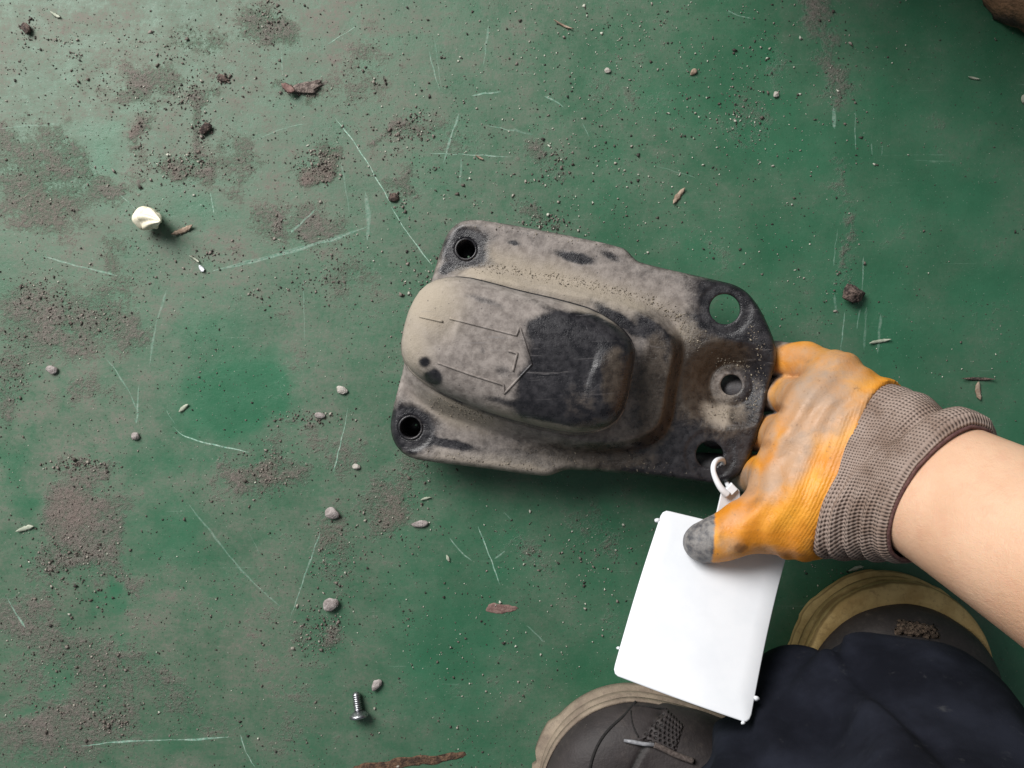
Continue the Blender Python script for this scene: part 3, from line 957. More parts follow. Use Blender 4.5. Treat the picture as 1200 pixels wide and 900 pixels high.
def plug():
    n, r = 48, []
    prof = [(0.0, 0.0), (0.007, 0.0004), (0.0092, 0.002), (0.0098, 0.0045), (0.0096, 0.0068), (0.0078, 0.0085), (0.0070, 0.0094), (0.0080, 0.0106), (0.0074, 0.0130), (0.0066, 0.0155), (0.0054, 0.0175), (0.0043, 0.0200), (0.0032, 0.0230), (0.0021, 0.0260), (0.0010, 0.0280), (0.0, 0.0286)]
    ax = np.array([0.74, -0.24, 0.62]); ax /= np.linalg.norm(ax)
    u = np.cross(ax, [0, 1, 0]); u /= np.linalg.norm(u)
    w = np.cross(ax, u)
    V = []
    for rr, h in prof:
        for i in range(n):
            a = 2 * math.pi * i / n
            k = 1 + (0.22 if h > 0.009 else 0.04) * math.sin(5 * a + h * 190)
            k += 0.05 * math.sin(2 * a + 1)
            V.append(h * ax + rr * k * (math.cos(a) * u + math.sin(a) * w))
    V = np.array(V) * 0.80
    V[:, 2] -= V[:, 2].min()
    o = obj('plastic_plug', V + plug_base, grid_faces(n, len(prof)), M_CREAM, None, plug_base)
    weld(o)
    return tag(o, 'cream plastic plug with ridged pointed tip standing on the dusty floor', 'plug')


plug()

# small screw
screw_base = at(420, 826, 0)
screw = empty('screw', screw_base)
tag(screw, 'small shiny flat headed screw lying at the bottom of the floor', 'screw')


def screw_build():
    p0, p1 = at(417, 811, 0.0026), at(420.5, 838, 0.0046)
    L = np.linalg.norm(p1 - p0)
    ts = np.linspace(0, 1, 60)
    pts = p0 + ts[:, None] * (p1 - p0)
    rad = 0.0023 + 0.00032 * np.sign(np.sin(ts * 2 * math.pi * 11)) * (ts > .08)
    rad = rad * np.clip(0.55 + ts * 6, 0, 1)
    v, f = tube(pts, rad, 14)
    obj('shank', v, f, M_CHROME, screw)
    d = (p1 - p0) / L
    hp = [(p1 - d * 0.0028, 0.0024), (p1 - d * 0.0006, 0.0054), (p1, 0.0060), (p1 + d * 0.0011, 0.0060), (p1 + d * 0.0017, 0.0052), (p1 + d * 0.0019, 0.0030)]
    v, f = tube(np.array([a for a, _ in hp]), np.array([b for _, b in hp]), 24)
    v[:, 2] = np.maximum(v[:, 2], 0.0001)
    obj('head', v, f, M_CHROME, screw)


screw_build()


# rusty scrap in the top right corner, with unseen bulk added to shade the floor
def scrap():
    def f(P):
        a = cone_sd(P, np.array([.335, .262, .018]), np.array([.46, .38, .24]), 0.040, 0.085)
        b = cone_sd(P, np.array([.345, .215, .012]), np.array([.42, .30, .06]), 0.014, 0.05)
        c = cone_sd(P, np.array([.13, .375, .14]), np.array([.50, .375, .28]), 0.070, 0.095)  # unseen tall bulk, added to shade the upper right of the floor
        d = smin(smin(a, b, 0.012), c, 0.03)
        return np.maximum(d, -P[:, 2] + 0.0005) + 0.004 * fbm(P, 0.022, 4) + 0.0022 * fbm(P, 0.006, 9)
    V, F = surface_nets(f, (.03, .17, -.004), (.66, .52, .42), 0.005)
    o = obj('rusty_scrap', V, F, M_SCRAP, None, (.40, .36, 0))
    return tag(o, 'dark rusty brown scrap part lying in the upper right corner, its unseen bulk added to shade the floor', 'scrap part')


scrap()

# ------------------------------------------------------------------ the bracket
PA, PZ0 = 0.070, 0.0372            # the flange lies in the plane z = PZ0 + PA * x


def atp(px, py, off=0.0):
    z = PZ0 + off
    for _ in range(6):
        p = at(px, py, z)
        z = PZ0 + PA * p[0] + off
    return at(px, py, z)


OUT = [(456, 505), (457, 488), (471, 434), (488, 378), (505, 328), (518, 284), (526, 268), (538, 258), (556, 255), (600, 262), (660, 273), (730, 288), (738, 294), (746, 304), (757, 308), (800, 318), (845, 328), (860, 331.5), (868, 335), (876, 340), (884, 348), (892, 359), (899, 372), (906, 388), (911, 402), (912.5, 412), (912, 425), (908, 445), (902, 472), (894, 501), (885, 528), (879, 543), (872, 554), (863, 562), (852, 567), (840, 569), (807, 565), (748, 557), (673, 551), (660, 552), (651, 556), (642, 559), (620, 557), (565, 549), (494, 541), (474, 535), (461, 521)]
HOLES = [(546, 292, 13.2), (481, 501, 14.5), (850, 362, 18), (858, 451, 12.5), (832, 533, 16)]
outline = np.array([atp(x, y)[:2] for x, y in smooth_closed(OUT, 260, 1)])
TIER_H, CAP_OFF = 0.0130, 0.0186
TIER = [(505, 352), (560, 322), (600, 331), (650, 341), (712, 352), (753, 366), (780, 385), (790, 408), (786, 430), (780, 455), (776, 490), (766, 505), (743, 514), (712, 518), (665, 514), (610, 500), (560, 484), (500, 462), (478, 425), (484, 380)]
tier = np.array([atp(x, y, TIER_H)[:2] for x, y in smooth_closed(TIER, 160, 2)])
hole_xy = []
for (x, y, r) in HOLES:
    off = -0.0105 if (x, y) == (858, 451) else 0.0
    c = atp(x, y, off)
    hole_xy.append((c[0], c[1], r * S * (CAM_H - c[2]) / CAM_H))


def plate_h(P):
    """height over the flange plane"""
    sd = poly_sd(P, tier)
    tq = np.clip((sd + 0.0005) / 0.0095, 0, 1)
    h = TIER_H * (1 - (0.6 * tq + 0.4 * sstep(0, 1, tq)))
    # lip rolled down all round
    so = -poly_sd(P, outline)
    h = h - 0.0042 * (1 - np.clip(so / 0.0042, 0, 1)) ** 2
    # dished seat round the middle hole, opening towards the step
    c = np.array(hole_xy[3][:2])
    w = P - c
    r = np.sqrt((w ** 2).sum(1))
    R = 0.0255 + 0.007 * np.clip(-w[:, 0] / 0.03, 0, 1)
    k = np.clip((r - 0.0125) / (R - 0.0125), 0, 1)
    k = 0.72 * k + 0.28 * sstep(0, 1, k)
    dish = -0.0120 * (1 - k) - 0.0008 * np.exp(-((r - 0.0135) / 0.0015) ** 2)
    keep = 1 - sstep(0.009, 0.0, sd)
    h = h + dish * keep
    # pressed lands round the four screw holes
    for i in (0, 1, 2, 4):
        x, y, rr = hole_xy[i]
        d = np.hypot(P[:, 0] - x, P[:, 1] - y)
        h = h - 0.0007 * (1 - sstep(rr + 0.0055, rr + 0.0075, d))
    # small knocks
    P3 = np.c_[P, np.zeros(len(P))]
    h = h + 0.00035 * fbm(P3, 0.02, 5) + 0.00012 * fbm(P3, 0.004, 8)
    return h


def build_plate(parent):
    h = 0.00125
    lo, hi = outline.min(0), outline.max(0)
    gx, gy = np.meshgrid(np.arange(lo[0], hi[0], h), np.arange(lo[1], hi[1], h * 0.866))
    gx = gx + (np.arange(gx.shape[0]) % 2)[:, None] * h / 2
    G = np.c_[gx.ravel(), gy.ravel()]
    sd = poly_sd(G, outline)
    ok = sd < -h * 0.6
    for x, y, r in hole_xy:
        ok &= np.hypot(G[:, 0] - x, G[:, 1] - y) > r + h * 0.6
    pts = [outline]
    for x, y, r in hole_xy:
        a = np.linspace(0, 2 * math.pi, 40, endpoint=False)
        pts.append(np.c_[x + r * np.cos(a), y + r * np.sin(a)])
    nb = sum(len(p) for p in pts)
    P = np.vstack(pts + [G[ok]])
    edges, n0 = [], 0
    for p in pts:
        edges += [(n0 + i, n0 + (i + 1) % len(p)) for i in range(len(p))]
        n0 += len(p)
    vo, eo, fo, *_ = delaunay_2d_cdt([Vector(p) for p in P], edges, [], 0, 1e-7)
    Q = np.array([v[:] for v in vo])
    T = np.array([f[:] for f in fo if len(f) == 3])
    c = Q[T].mean(1)
    keep = poly_sd(c, outline) < 0
    for x, y, r in hole_xy:
        keep &= np.hypot(c[:, 0] - x, c[:, 1] - y) > r * 0.995
    T = T[keep]
    z = PZ0 + PA * Q[:, 0] + plate_h(Q)
    ar = (Q[T[:, 1], 0] - Q[T[:, 0], 0]) * (Q[T[:, 2], 1] - Q[T[:, 0], 1]) - (Q[T[:, 1], 1] - Q[T[:, 0], 1]) * (Q[T[:, 2], 0] - Q[T[:, 0], 0])
    T[ar < 0] = T[ar < 0][:, ::-1]
    o = obj('flange_plate', np.c_[Q, z], T, M_STEEL, parent)
    o.data.validate()
    return o


mount_base = at(690, 415, 0)
mount = empty('engine_mount', mount_base)
tag(mount, 'dusty black steel engine mount bracket with raised arrow on its domed cap', 'bracket')
plate = build_plate(mount)
plate_bvh = bvh_of(plate)

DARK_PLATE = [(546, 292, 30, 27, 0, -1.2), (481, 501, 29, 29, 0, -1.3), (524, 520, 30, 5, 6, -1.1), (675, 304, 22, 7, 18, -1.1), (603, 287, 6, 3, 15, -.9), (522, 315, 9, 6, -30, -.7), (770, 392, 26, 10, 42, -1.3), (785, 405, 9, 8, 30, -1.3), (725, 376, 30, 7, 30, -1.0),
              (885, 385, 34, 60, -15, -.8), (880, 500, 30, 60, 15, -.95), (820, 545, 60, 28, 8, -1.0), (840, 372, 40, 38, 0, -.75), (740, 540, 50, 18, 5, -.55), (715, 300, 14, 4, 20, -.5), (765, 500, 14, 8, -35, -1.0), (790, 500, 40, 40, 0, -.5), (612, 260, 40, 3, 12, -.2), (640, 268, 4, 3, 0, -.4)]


def paint_steel(o, kind):
    v = world_verts(o)
    px, py = to_px(v)
    n1, n2 = fbm(v, 0.012, 3), fbm(v, 0.012, 13)
    px, py = px + n1 * 5, py + n2 * 5
    if kind == 'plate':
        d = 0.80 + np.zeros(len(v))
        d = d - 0.30 * sstep(700, 860, px) - 0.20 * sstep(480, 560, py) + 0.12 * sstep(600, 480, px)
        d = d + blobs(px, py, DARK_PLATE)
        d = d + blobs(px, py, [(700, 330, 130, 14, 16, .95), (838, 486, 30, 14, 30, .72), (872, 484, 22, 14, -40, .7), (888, 455, 9, 22, 10, .6), (858, 451, 19, 19, 0, .45), (805, 385, 26, 20, 30, .6), (540, 480, 50, 16, 18, .9), (600, 330, 60, 10, 13, .95), (560, 545, 100, 5, 6, .7), (790, 350, 40, 20, 20, .4)])
        tan_ = blobs(px, py, [(650, 330, 150, 20, 16, .9), (580, 325, 60, 12, 13, 1), (540, 480, 50, 20, 18, .8), (810, 400, 30, 30, 0, .8), (850, 485, 50, 25, 10, .8), (700, 540, 90, 15, 4, .5), (600, 545, 100, 12, 6, .55), (740, 355, 30, 10, 25, .9)])
        rust_and_shade = blobs(px, py, [(810, 440, 38, 60, 0, 1.0), (840, 415, 45, 22, 10, .9), (770, 470, 25, 60, 10, 1), (760, 430, 20, 50, 20, .9), (700, 535, 80, 18, 4, .8), (640, 525, 70, 15, 8, .7), (850, 490, 50, 30, 0, .6), (745, 510, 40, 10, 0, .8)])  # rusty marks, and painted shade on the dish's upper left wall
        d = d - 0.75 * blobs(px, py, [(800, 445, 34, 52, 0, 1), (835, 413, 42, 18, 12, 1), (765, 450, 22, 60, 8, .9), (690, 530, 70, 10, 4, .5)])  # dust cleared over them, so the dish wall's painted shade shows dark
        rough = np.clip(0.35 + 0.9 * tan_ + 0.4 * sstep(820, 880, px), 0, 1.5)
    else:
        d = 0.92 - 1.42 * sstep(600, 648, px + 0.28 * (py - 420) + 10 * n2) * sstep(352, 372, py - 0.28 * (px - 650) + 8 * n1) * (1 - 0.6 * sstep(480, 505, py - 0.1 * (px - 640)))
        d = d + blobs(px, py, [(640, 365, 60, 12, 16, .5), (505, 355, 34, 40, 0, .5), (720, 380, 25, 8, 40, .35), (738, 440, 7, 50, 8, .5), (650, 500, 60, 6, 12, .45), (700, 505, 40, 6, -5, .4), (480, 400, 20, 40, 0, .4), (660, 420, 40, 4, -8, .3)])
        d = d + blobs(px, py, [(508, 443, 11, 9, 0, -1.2), (497, 424, 7, 8, 0, -1.0), (570, 352, 26, 4, 16, -.5), (585, 470, 20, 5, 10, -.6), (590, 435, 12, 6, 0, -.45), (565, 412, 3, 3, 0, -.6), (630, 355, 30, 5, 20, -.5), (620, 440, 10, 22, 10, -.5), (700, 380, 25, 10, 25, -.7), (640, 385, 25, 14, 0, -.45)])
        tan_ = blobs(px, py, [(500, 355, 42, 42, 0, 1), (485, 400, 22, 45, 0, .8), (640, 500, 90, 14, 10, .7), (700, 375, 40, 10, 30, .6), (735, 440, 10, 60, 8, .6)])
        rust_and_shade = blobs(px, py, [(718, 440, 16, 42, 8, .8), (680, 470, 30, 30, 0, .4), (700, 500, 40, 12, 0, .6)])
        rough = np.clip(0.25 + 0.4 * tan_ + 0.4 * rust_and_shade, 0, 1)
    for nm, val in (('dust', np.clip(d, -.3, 1.2)), ('tan', np.clip(tan_, 0, 1)), ('rust_and_shade', np.clip(rust_and_shade, 0, 1)), ('rough', rough)):
        attr(o, nm, val)


paint_steel(plate, 'plate')
sol = plate.modifiers.new('thickness', 'SOLIDIFY')
sol.thickness = 0.0028
sol.offset = -1

# domed cap
CAP = [(471, 409), (475, 384), (483, 358), (497, 337), (518, 327), (545, 326), (575, 333), (607, 342), (657, 353), (698, 365), (727, 384), (742, 404), (741, 426), (732, 476), (719, 497), (692, 506), (665, 507), (615, 496), (565, 481), (523, 463), (496, 446), (478, 430)]
CAP_H = 0.030


def build_cap(parent):
    o2 = np.array([atp(x, y, CAP_OFF + 0.003)[:2] for x, y in smooth_closed(CAP, 200, 1)])
    a, b = atp(535, 388, CAP_OFF + .03)[:2], atp(690, 436, CAP_OFF + .02)[:2]
    zb = PZ0 + PA * o2[:, 0] + CAP_OFF
    V, F = loaf(o2, (a, b), zb, lambda s: CAP_H * (1.0 - 0.14 * s), 3.3, 56)
    ins = offset_in(o2, (a, b), 0.0030)
    n0 = len(V)
    nn = len(o2)
    V = np.vstack([V, np.c_[ins, zb + 0.0002], np.c_[ins, zb - 0.006]])
    F = F + [(n0 + (i + 1) % nn, n0 + i, i, (i + 1) % nn)[::-1] for i in range(nn)] + [(n0 + i, n0 + (i + 1) % nn, n0 + nn + (i + 1) % nn, n0 + nn + i) for i in range(nn)]
    o = obj('cap', V, F, M_STEEL, parent)
    weld(o, 4e-5)
    # rolled rim round the foot of the cap
    return o, o2, zb


cap, cap_out, cap_zb = build_cap(mount)
paint_steel(cap, 'cap')
cap_bvh = bvh_of(cap)
rim_pts = np.c_[cap_out, cap_zb + 0.0004]
c0 = rim_pts.mean(0)
rp = np.vstack([rim_pts, rim_pts[:1]])
v, f = tube(rp, 0.0015, 8, False)
rim = obj('cap_rim', v, f, M_STEEL, cap)
paint_steel(rim, 'cap')
rv = world_verts(rim)
rx_, ry_ = to_px(rv)
top_ = sstep(8, -8, ry_ - (395 + 0.28 * (rx_ - 640))) * sstep(520, 560, rx_)
rd = 0.55 + 0.25 * fbm(rv, 0.01, 6) - 1.1 * top_ * (0.6 + 0.8 * vnoise(rv, 0.02, 7))
rim.data.attributes['dust'].data.foreach_set('value', rd.astype(np.float32))
rim.data.attributes['tan'].data.foreach_set('value', np.full(len(rd), 0.6, np.float32))


def ridge(pts, r=0.00065):
    q = []
    for a, b in zip(pts[:-1], pts[1:]):
        n = max(3, int(math.hypot(b[0] - a[0], b[1] - a[1]) / 3))
        q += [(a[0] + (b[0] - a[0]) * k / n, a[1] + (b[1] - a[1]) * k / n) for k in range(n)]
    q.append(pts[-1])
    P = []
    for x, y in q:
        l, nn = hit(cap_bvh, x, y)
        if l is not None:
            P.append(l + nn * 0.0001 if nn[2] > 0 else l - nn * 0.0001)
    return tube(np.array(P), r, 8)


ARROW = [[(492, 371), (519, 377)], [(527, 373), (605, 393), (609, 383), (616, 405), (623, 427), (607, 444), (591, 461), (590, 451), (552, 439), (513, 425)]]
v, f = merge([ridge(a) for a in ARROW])
arrow = obj('arrow_ridge', v, f, M_STEEL, cap)
paint_steel(arrow, 'cap')
v, f = ridge([(596, 411), (606, 414), (601, 435)], 0.0007)
letter = obj('letter_mark', v, f, M_STEEL, cap)
paint_steel(letter, 'cap')


# steel bushes in two of the holes; depth and closed bottom added to darken them
def bush(i, parent):
    x, y, r = hole_xy[i]
    z = PZ0 + PA * x
    prof = [(r + 0.0002, z - 0.001), (r - 0.0002, z + 0.0003), (r - 0.0010, z + 0.0004), (r - 0.0013, z - 0.0006), (r - 0.0013, z - 0.029), (0.0006, z - 0.029)]
    V = [(x + a * math.cos(t), y + a * math.sin(t), h) for a, h in prof for t in np.linspace(0, 2 * math.pi, 36, endpoint=False)]
    o = obj('bush', V, grid_faces(36, len(prof)), M_STEEL, parent)
    for nm, val in (('dust', 0.25), ('tan', 0.0), ('rust_and_shade', 0.1), ('rough', 0.2)):
        attr(o, nm, np.full(len(V), val))
    return o


for i in (0, 1):
    bush(i, mount)

# clotted mud grains on the flange
MUD = [((560, 312), (640, 325), (700, 337), 7, 330), ((700, 337), (760, 352), (800, 375), 8, 260), ((505, 470), (540, 480), (575, 490), 9, 170), ((830, 480), (860, 487), (890, 470), 8, 140), ((800, 375), (815, 395), (818, 410), 8, 70), ((880, 380), (892, 420), (888, 470), 7, 90), ((500, 530), (560, 540), (640, 551), 4, 60), ((840, 425), (870, 425), (885, 445), 8, 70), ((546, 262), (640, 275), (725, 292), 5, 60), ((620, 540), (700, 540), (790, 550), 10, 80), ((712, 425), (715, 450), (705, 480), 9, 0)]
mp, ms, mc = [], [], []
for a, b, c, w, n in MUD:
    q = smooth_open([a, b, c], 40)
    for k in range(n):
        x, y = q[RNG.integers(40)] + RNG.normal(0, w * 0.55, 2)
        l, nn = hit(plate_bvh, x, y)
        if l is not None:
            mp.append(l); ms.append(min(math.exp(RNG.normal(-7.75, .35)), 0.0011))
            mc.append(np.array([(0.30, 0.255, 0.195), (0.37, 0.32, 0.25), (0.22, 0.185, 0.15), (0.12, 0.10, 0.085)][RNG.choice(4, p=(.35, .3, .2, .15))]))
grains('dried_mud', np.array(mp), np.array(ms), np.array(mc), mount, M_GRIT, 0.8)

# ------------------------------------------------------------------ the person: arm, glove, trousers, shoes
A_ = at
W1, W2, W3, W4 = A_(1036, 500, .084), A_(1030, 535, .089), A_(1018, 565, .090), A_(1002, 592, .088)
J = dict(m5=A_(982, 441, .070), m4=A_(956, 474, .077), m3=A_(934, 518, .078), m2=A_(914, 560, .074))
FING = [
    (J['m5'], .0132, [(A_(944, 424, .043), .0112), (A_(908, 421, .0285), .0102), (A_(868, 428, .022), .0090)]),
    (J['m4'], .0142, [(A_(923, 463, .036), .0112), (A_(893, 461, .0235), .0100), (A_(856, 456, .0205), .0093)]),
    (J['m3'], .0145, [(A_(908, 509, .036), .0114), (A_(878, 507, .0270), .0105), (A_(838, 508, .0225), .0093)]),
    (J['m2'], .0142, [(A_(886, 557, .035), .0114), (A_(864, 553, .0265), .0105), (A_(822, 548, .0220), .0094)]),
]
TH = [(A_(1000, 602, .083), .0205), (A_(938, 618, .081), .0168), (A_(870, 621, .079), .0112), (A_(846, 630, .0765), .0118), (A_(824, 636, .0730), .0110)]
ARM_C0, ARM_C1 = A_(1013, 549, .0875), A_(1098, 576, .118)
ACR0 = A_(1057, 458, .0875) - A_(975, 641, .0875)
ACR1 = A_(1149, 490, .118) - A_(1046, 662, .118)
ACR0u = ACR0 / np.linalg.norm(ACR0)
ARM_D = ARM_C1 - ARM_C0
ARM_D /= np.linalg.norm(ARM_D)
N0 = ARM_D - (ARM_D @ ACR0u) * ACR0u
N0 /= np.linalg.norm(N0)
UP0 = np.cross(N0, ACR0u)
UP0 = UP0 if UP0[2] > 0 else -UP0


def hand_sd(P):
    d = cone_sd(P, W1, J['m5'], .0200, .0128)
    for w, m, r in ((W2, 'm4', .0135), (W3, 'm3', .0138), (W4, 'm2', .0135)):
        d = smin(d, cone_sd(P, w, J[m], .0205, r), 0.023)
    # wrist end, running on into the cuff
    for w in (W1, W2, W3, W4):
        d = smin(d, cone_sd(P, w, w + ARM_D * 0.03, .0202, .0200), 0.014)
    th = None
    for (a, ra), (b, rb) in zip(TH[:-1], TH[1:]):
        c = cone_sd(P, a, b, ra, rb)
        th = c if th is None else smin(th, c, 0.006)
    # web of the glove between thumb and forefinger
    th = smin(th, cone_sd(P, A_(932, 588, .084), A_(872, 609, .0785), .0190, .0105), 0.008)
    d = smin(d, th, 0.015)
    fs = None
    for m, r, ch in FING:
        p, rp_ = m, r
        f = None
        for q, rq in ch:
            c = cone_sd(P, p, q, rp_, rq)
            f = c if f is None else smin(f, c, 0.004)
            p, rp_ = q, rq
        fs = f if fs is None else np.minimum(fs, f)
    d = smin(d, fs, 0.0055)
    return d


def hand_full(P):
    d = hand_sd(P)
    # creases and puckers of loose latex
    e = P @ ACR0u
    d = d + 0.0006 * fbm(P, 0.012, 41) + 0.0005 * np.sin(((P - ARM_C0) @ N0) * 520 + 3 * vnoise(P, 0.02, 5)) * sstep(0.03, 0.008, np.abs((P - TH[1][0]) @ N0))
    saw = 0.0009 * np.abs(((e / 0.0032) % 1) * 2 - 1)
    cut = (P - ARM_C0) @ N0 - saw - 0.0035 * np.sin(e * 45 + 0.6)
    return np.maximum(d, cut)


hv, hf = surface_nets(hand_full, A_(745, 690, .0) + [0, 0, .008], np.array([A_(1085, 400, 0)[0], A_(1085, 380, 0)[1], .118]), 0.00125)

arm_dir1 = A_(1200, 632, .158) - ARM_C1
arm_dir1 /= np.linalg.norm(arm_dir1)


def arm_rings():
    R = []
    c1u = ACR1 / np.linalg.norm(ACR1)
    ts = np.linspace(-0.03, 0.34, 75)
    V = []
    ns = 64
    for t in ts:
        c = ARM_C1 + arm_dir1 * t + np.array([0, 0, 0.0])
        a = c1u - (c1u @ arm_dir1) * arm_dir1
        a /= np.linalg.norm(a)
        u = np.cross(arm_dir1, a)
        u = u if u[2] > 0 else -u
        g = sstep(-0.03, 0.16, t)
        ra = 0.0355 + 0.010 * g - 0.008 * sstep(.2, .34, t)
        rb = 0.0270 + 0.012 * g - 0.006 * sstep(.2, .34, t)
        for i in range(ns):
            q = 2 * math.pi * i / ns
            x, y = math.cos(q), math.sin(q)
            k = 1.0 + 0.02 * math.cos(3 * q + t * 9)
            V.append(c + k * (ra * x * a + rb * y * u))
    F = grid_faces(ns, len(ts))
    n = len(ts)
    V.append(np.mean(V[:ns], 0)); V.append(np.mean(V[(n - 1) * ns:n * ns], 0))
    for i in range(ns):
        F.append(((i + 1) % ns, i, len(V) - 2))
        F.append(((n - 1) * ns + i, (n - 1) * ns + (i + 1) % ns, len(V) - 1))
    return np.array(V), F


person_base = at(1030, 900, 0)
v, f = arm_rings()
person = obj('person', v, f, M_SKIN, None, person_base)
weld(person, 1e-6)
tag(person, 'person in dark trousers and work shoes holding bracket and tag with orange gloved hand', 'person')

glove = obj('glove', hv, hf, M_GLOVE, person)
gx, gy = to_px(hv)
fing_lo = np.min([np.linalg.norm(hv - ch[k][0], axis=1) for _, _, ch in FING for k in (1, 2)], axis=0)
thn = TH[4][0] - TH[2][0]
tt = ((hv - TH[2][0]) @ thn) / (thn @ thn)
near_th = np.sqrt(((hv - TH[2][0] - np.clip(tt, 0, 2)[:, None] * thn) ** 2).sum(1)) < 0.016
grey = np.where(near_th, sstep(837.5, 836.0, gx + 0.06 * (gy - 630) + 1.2 * vnoise(hv, 0.006, 2)), 0)
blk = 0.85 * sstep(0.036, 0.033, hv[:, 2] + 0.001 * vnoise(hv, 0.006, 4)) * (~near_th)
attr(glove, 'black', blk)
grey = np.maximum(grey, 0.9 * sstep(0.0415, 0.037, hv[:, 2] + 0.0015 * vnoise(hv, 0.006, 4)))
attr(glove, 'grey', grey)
attr(glove, 'grime', np.clip(blobs(gx, gy, [(955, 470, 60, 55, -30, .95), (985, 430, 45, 28, 20, .7), (930, 530, 26, 48, 20, .95), (940, 415, 40, 16, 0, .6), (1000, 475, 40, 28, 0, .6), (905, 560, 18, 34, 30, .9), (872, 566, 26, 24, 0, .95), (905, 575, 25, 20, 0, .6), (862, 605, 26, 12, -30, .45), (855, 640, 22, 14, 0, .6), (900, 510, 16, 40, 10, .7), (910, 460, 14, 30, 0, .5), (905, 645, 40, 8, 5, .5), (985, 520, 22, 40, 10, .35)]), 0, 1))
attr(glove, 'brown', np.clip(blobs(gx, gy, [(885, 590, 20, 9, -40, .55), (880, 575, 16, 8, -30, .5), (960, 640, 28, 12, 0, .55), (845, 620, 6, 22, 0, .45), (868, 642, 10, 7, 0, .8), (925, 650, 35, 7, 0, .6), (940, 420, 20, 6, 20, .4), (985, 418, 20, 6, 15, .4), (912, 478, 12, 8, 0, .6), (898, 520, 10, 8, 0, .6), (965, 555, 12, 10, 0, .42), (1035, 455, 18, 10, 30, .3)]), 0, 1))
attr(glove, 'knit', np.clip(blobs(gx, gy, [(970, 590, 45, 60, 20, 1), (1010, 510, 30, 60, 25, .8), (925, 610, 30, 30, 0, .5)]), 0.05, 1))


def build_cuff(parent):
    ns, nt = 240, 110
    c1u = ACR1 / np.linalg.norm(ACR1)
    th = np.linspace(0, 2 * math.pi, ns, endpoint=False)
    # radius of the glove where the cuff leaves it
    r0 = np.full(ns, 0.001)
    dirs0 = np.cos(th)[:, None] * ACR0u + np.sin(th)[:, None] * UP0
    for _ in range(60):
        d = hand_sd(ARM_C0 + dirs0 * r0[:, None])
        r0 = r0 - d * 0.8
    a1 = c1u - (c1u @ arm_dir1) * arm_dir1
    a1 /= np.linalg.norm(a1)
    u1 = np.cross(arm_dir1, a1)
    u1 = u1 if u1[2] > 0 else -u1
    r1a, r1b = 0.0425, 0.0330
    V, UV = [], []
    path = np.concatenate([np.linspace(-0.10, 1.0, nt - 14), np.full(14, 1.0)])
    for j in range(nt):
        t = path[j]
        w = float(sstep(-0.1, 1.0, np.array(t)))
        c = ARM_C0 + (ARM_C1 - ARM_C0) * t
        A = ACR0u * (1 - w) + a1 * w
        U = UP0 * (1 - w) + u1 * w
        A /= np.linalg.norm(A); U /= np.linalg.norm(U)
        re = 1 / np.sqrt((np.cos(th) / r1a) ** 2 + (np.sin(th) / r1b) ** 2)
        r = (r0 - 0.0009) * (1 - w) + re * w
        up_side = sstep(0.2, 0.95, np.cos(th))
        lo_side = sstep(0.2, 0.9, -np.cos(th))
        fold = -0.0024 * np.exp(-((t - 0.60) / 0.13) ** 2) * (0.35 + 1.2 * up_side)
        fold = fold + 0.0028 * np.exp(-((t - 0.86) / 0.15) ** 2) * (0.05 + 1.0 * up_side)
        fold = fold + 0.0016 * np.sin(t * 26 + 1.3 * np.sin(th * 2)) * (0.25 + lo_side) * sstep(0.0, 0.15, np.array(t)) * sstep(1.0, .8, np.array(t))
        q3 = np.stack([np.cos(th) * 0.04, np.sin(th) * 0.04, np.full(ns, t * 0.03)], 1)
        fold = fold + 0.0016 * fbm(q3, 0.02, 61) * sstep(-0.05, 0.2, np.array(t))
        # the diagonal pucker across the back
        dd = t - (0.45 + 0.35 * np.cos(th))
        fold = fold + 0.0018 * np.tanh(dd * 14) * np.exp(-(dd / 0.22) ** 2) * sstep(0.1, 0.7, np.sin(th))
        r = r + fold
        k = max(0, j - (nt - 14)) / 14.0
        off = np.zeros(3)
        if k > 0:        # the edge turns in against the wrist
            r = r - (0.0042 + 0.0022 * up_side) * math.sin(k * math.pi / 2)
            off = arm_dir1 * 0.0035 * math.sin(k * math.pi)
        jag = 0
        P = c + off + (np.cos(th) * r)[:, None] * A + (np.sin(th) * r)[:, None] * U
        V.append(P)
        for i in range(ns):
            UV.append((i / ns * 116, (t if k == 0 else 1 + k * .14) * 24))
    V = np.vstack(V)
    F = grid_faces(ns, nt)
    o = obj('cuff', V, F, M_KNIT, parent)
    uvl = o.data.uv_layers.new(name='knit')
    UV = np.array(UV)
    li = np.empty(len(o.data.loops), np.int32)
    o.data.loops.foreach_get('vertex_index', li)
    L = UV[li].copy()
    L4 = L.reshape(-1, 4, 2)
    wrap = (L4[:, :, 0].max(1) - L4[:, :, 0].min(1)) > 58
    fix = L4[wrap]
    fix[:, :, 0] = np.where(fix[:, :, 0] < 58, fix[:, :, 0] + 116, fix[:, :, 0])
    L4[wrap] = fix
    uvl.data.foreach_set('uv', L4.reshape(-1).astype(np.float32))
    edge = V[(nt - 9) * ns:(nt - 8) * ns]
    return o, edge, V[(nt - 3) * ns:(nt - 2) * ns]


cuff, _, hem_pts = build_cuff(glove)
hp = np.vstack([hem_pts, hem_pts[:1]]) + arm_dir1 * 0.0012
v, f = tube(hp[::2], 0.0011, 8, False)
obj('hem', v, f, M_HEM, glove)


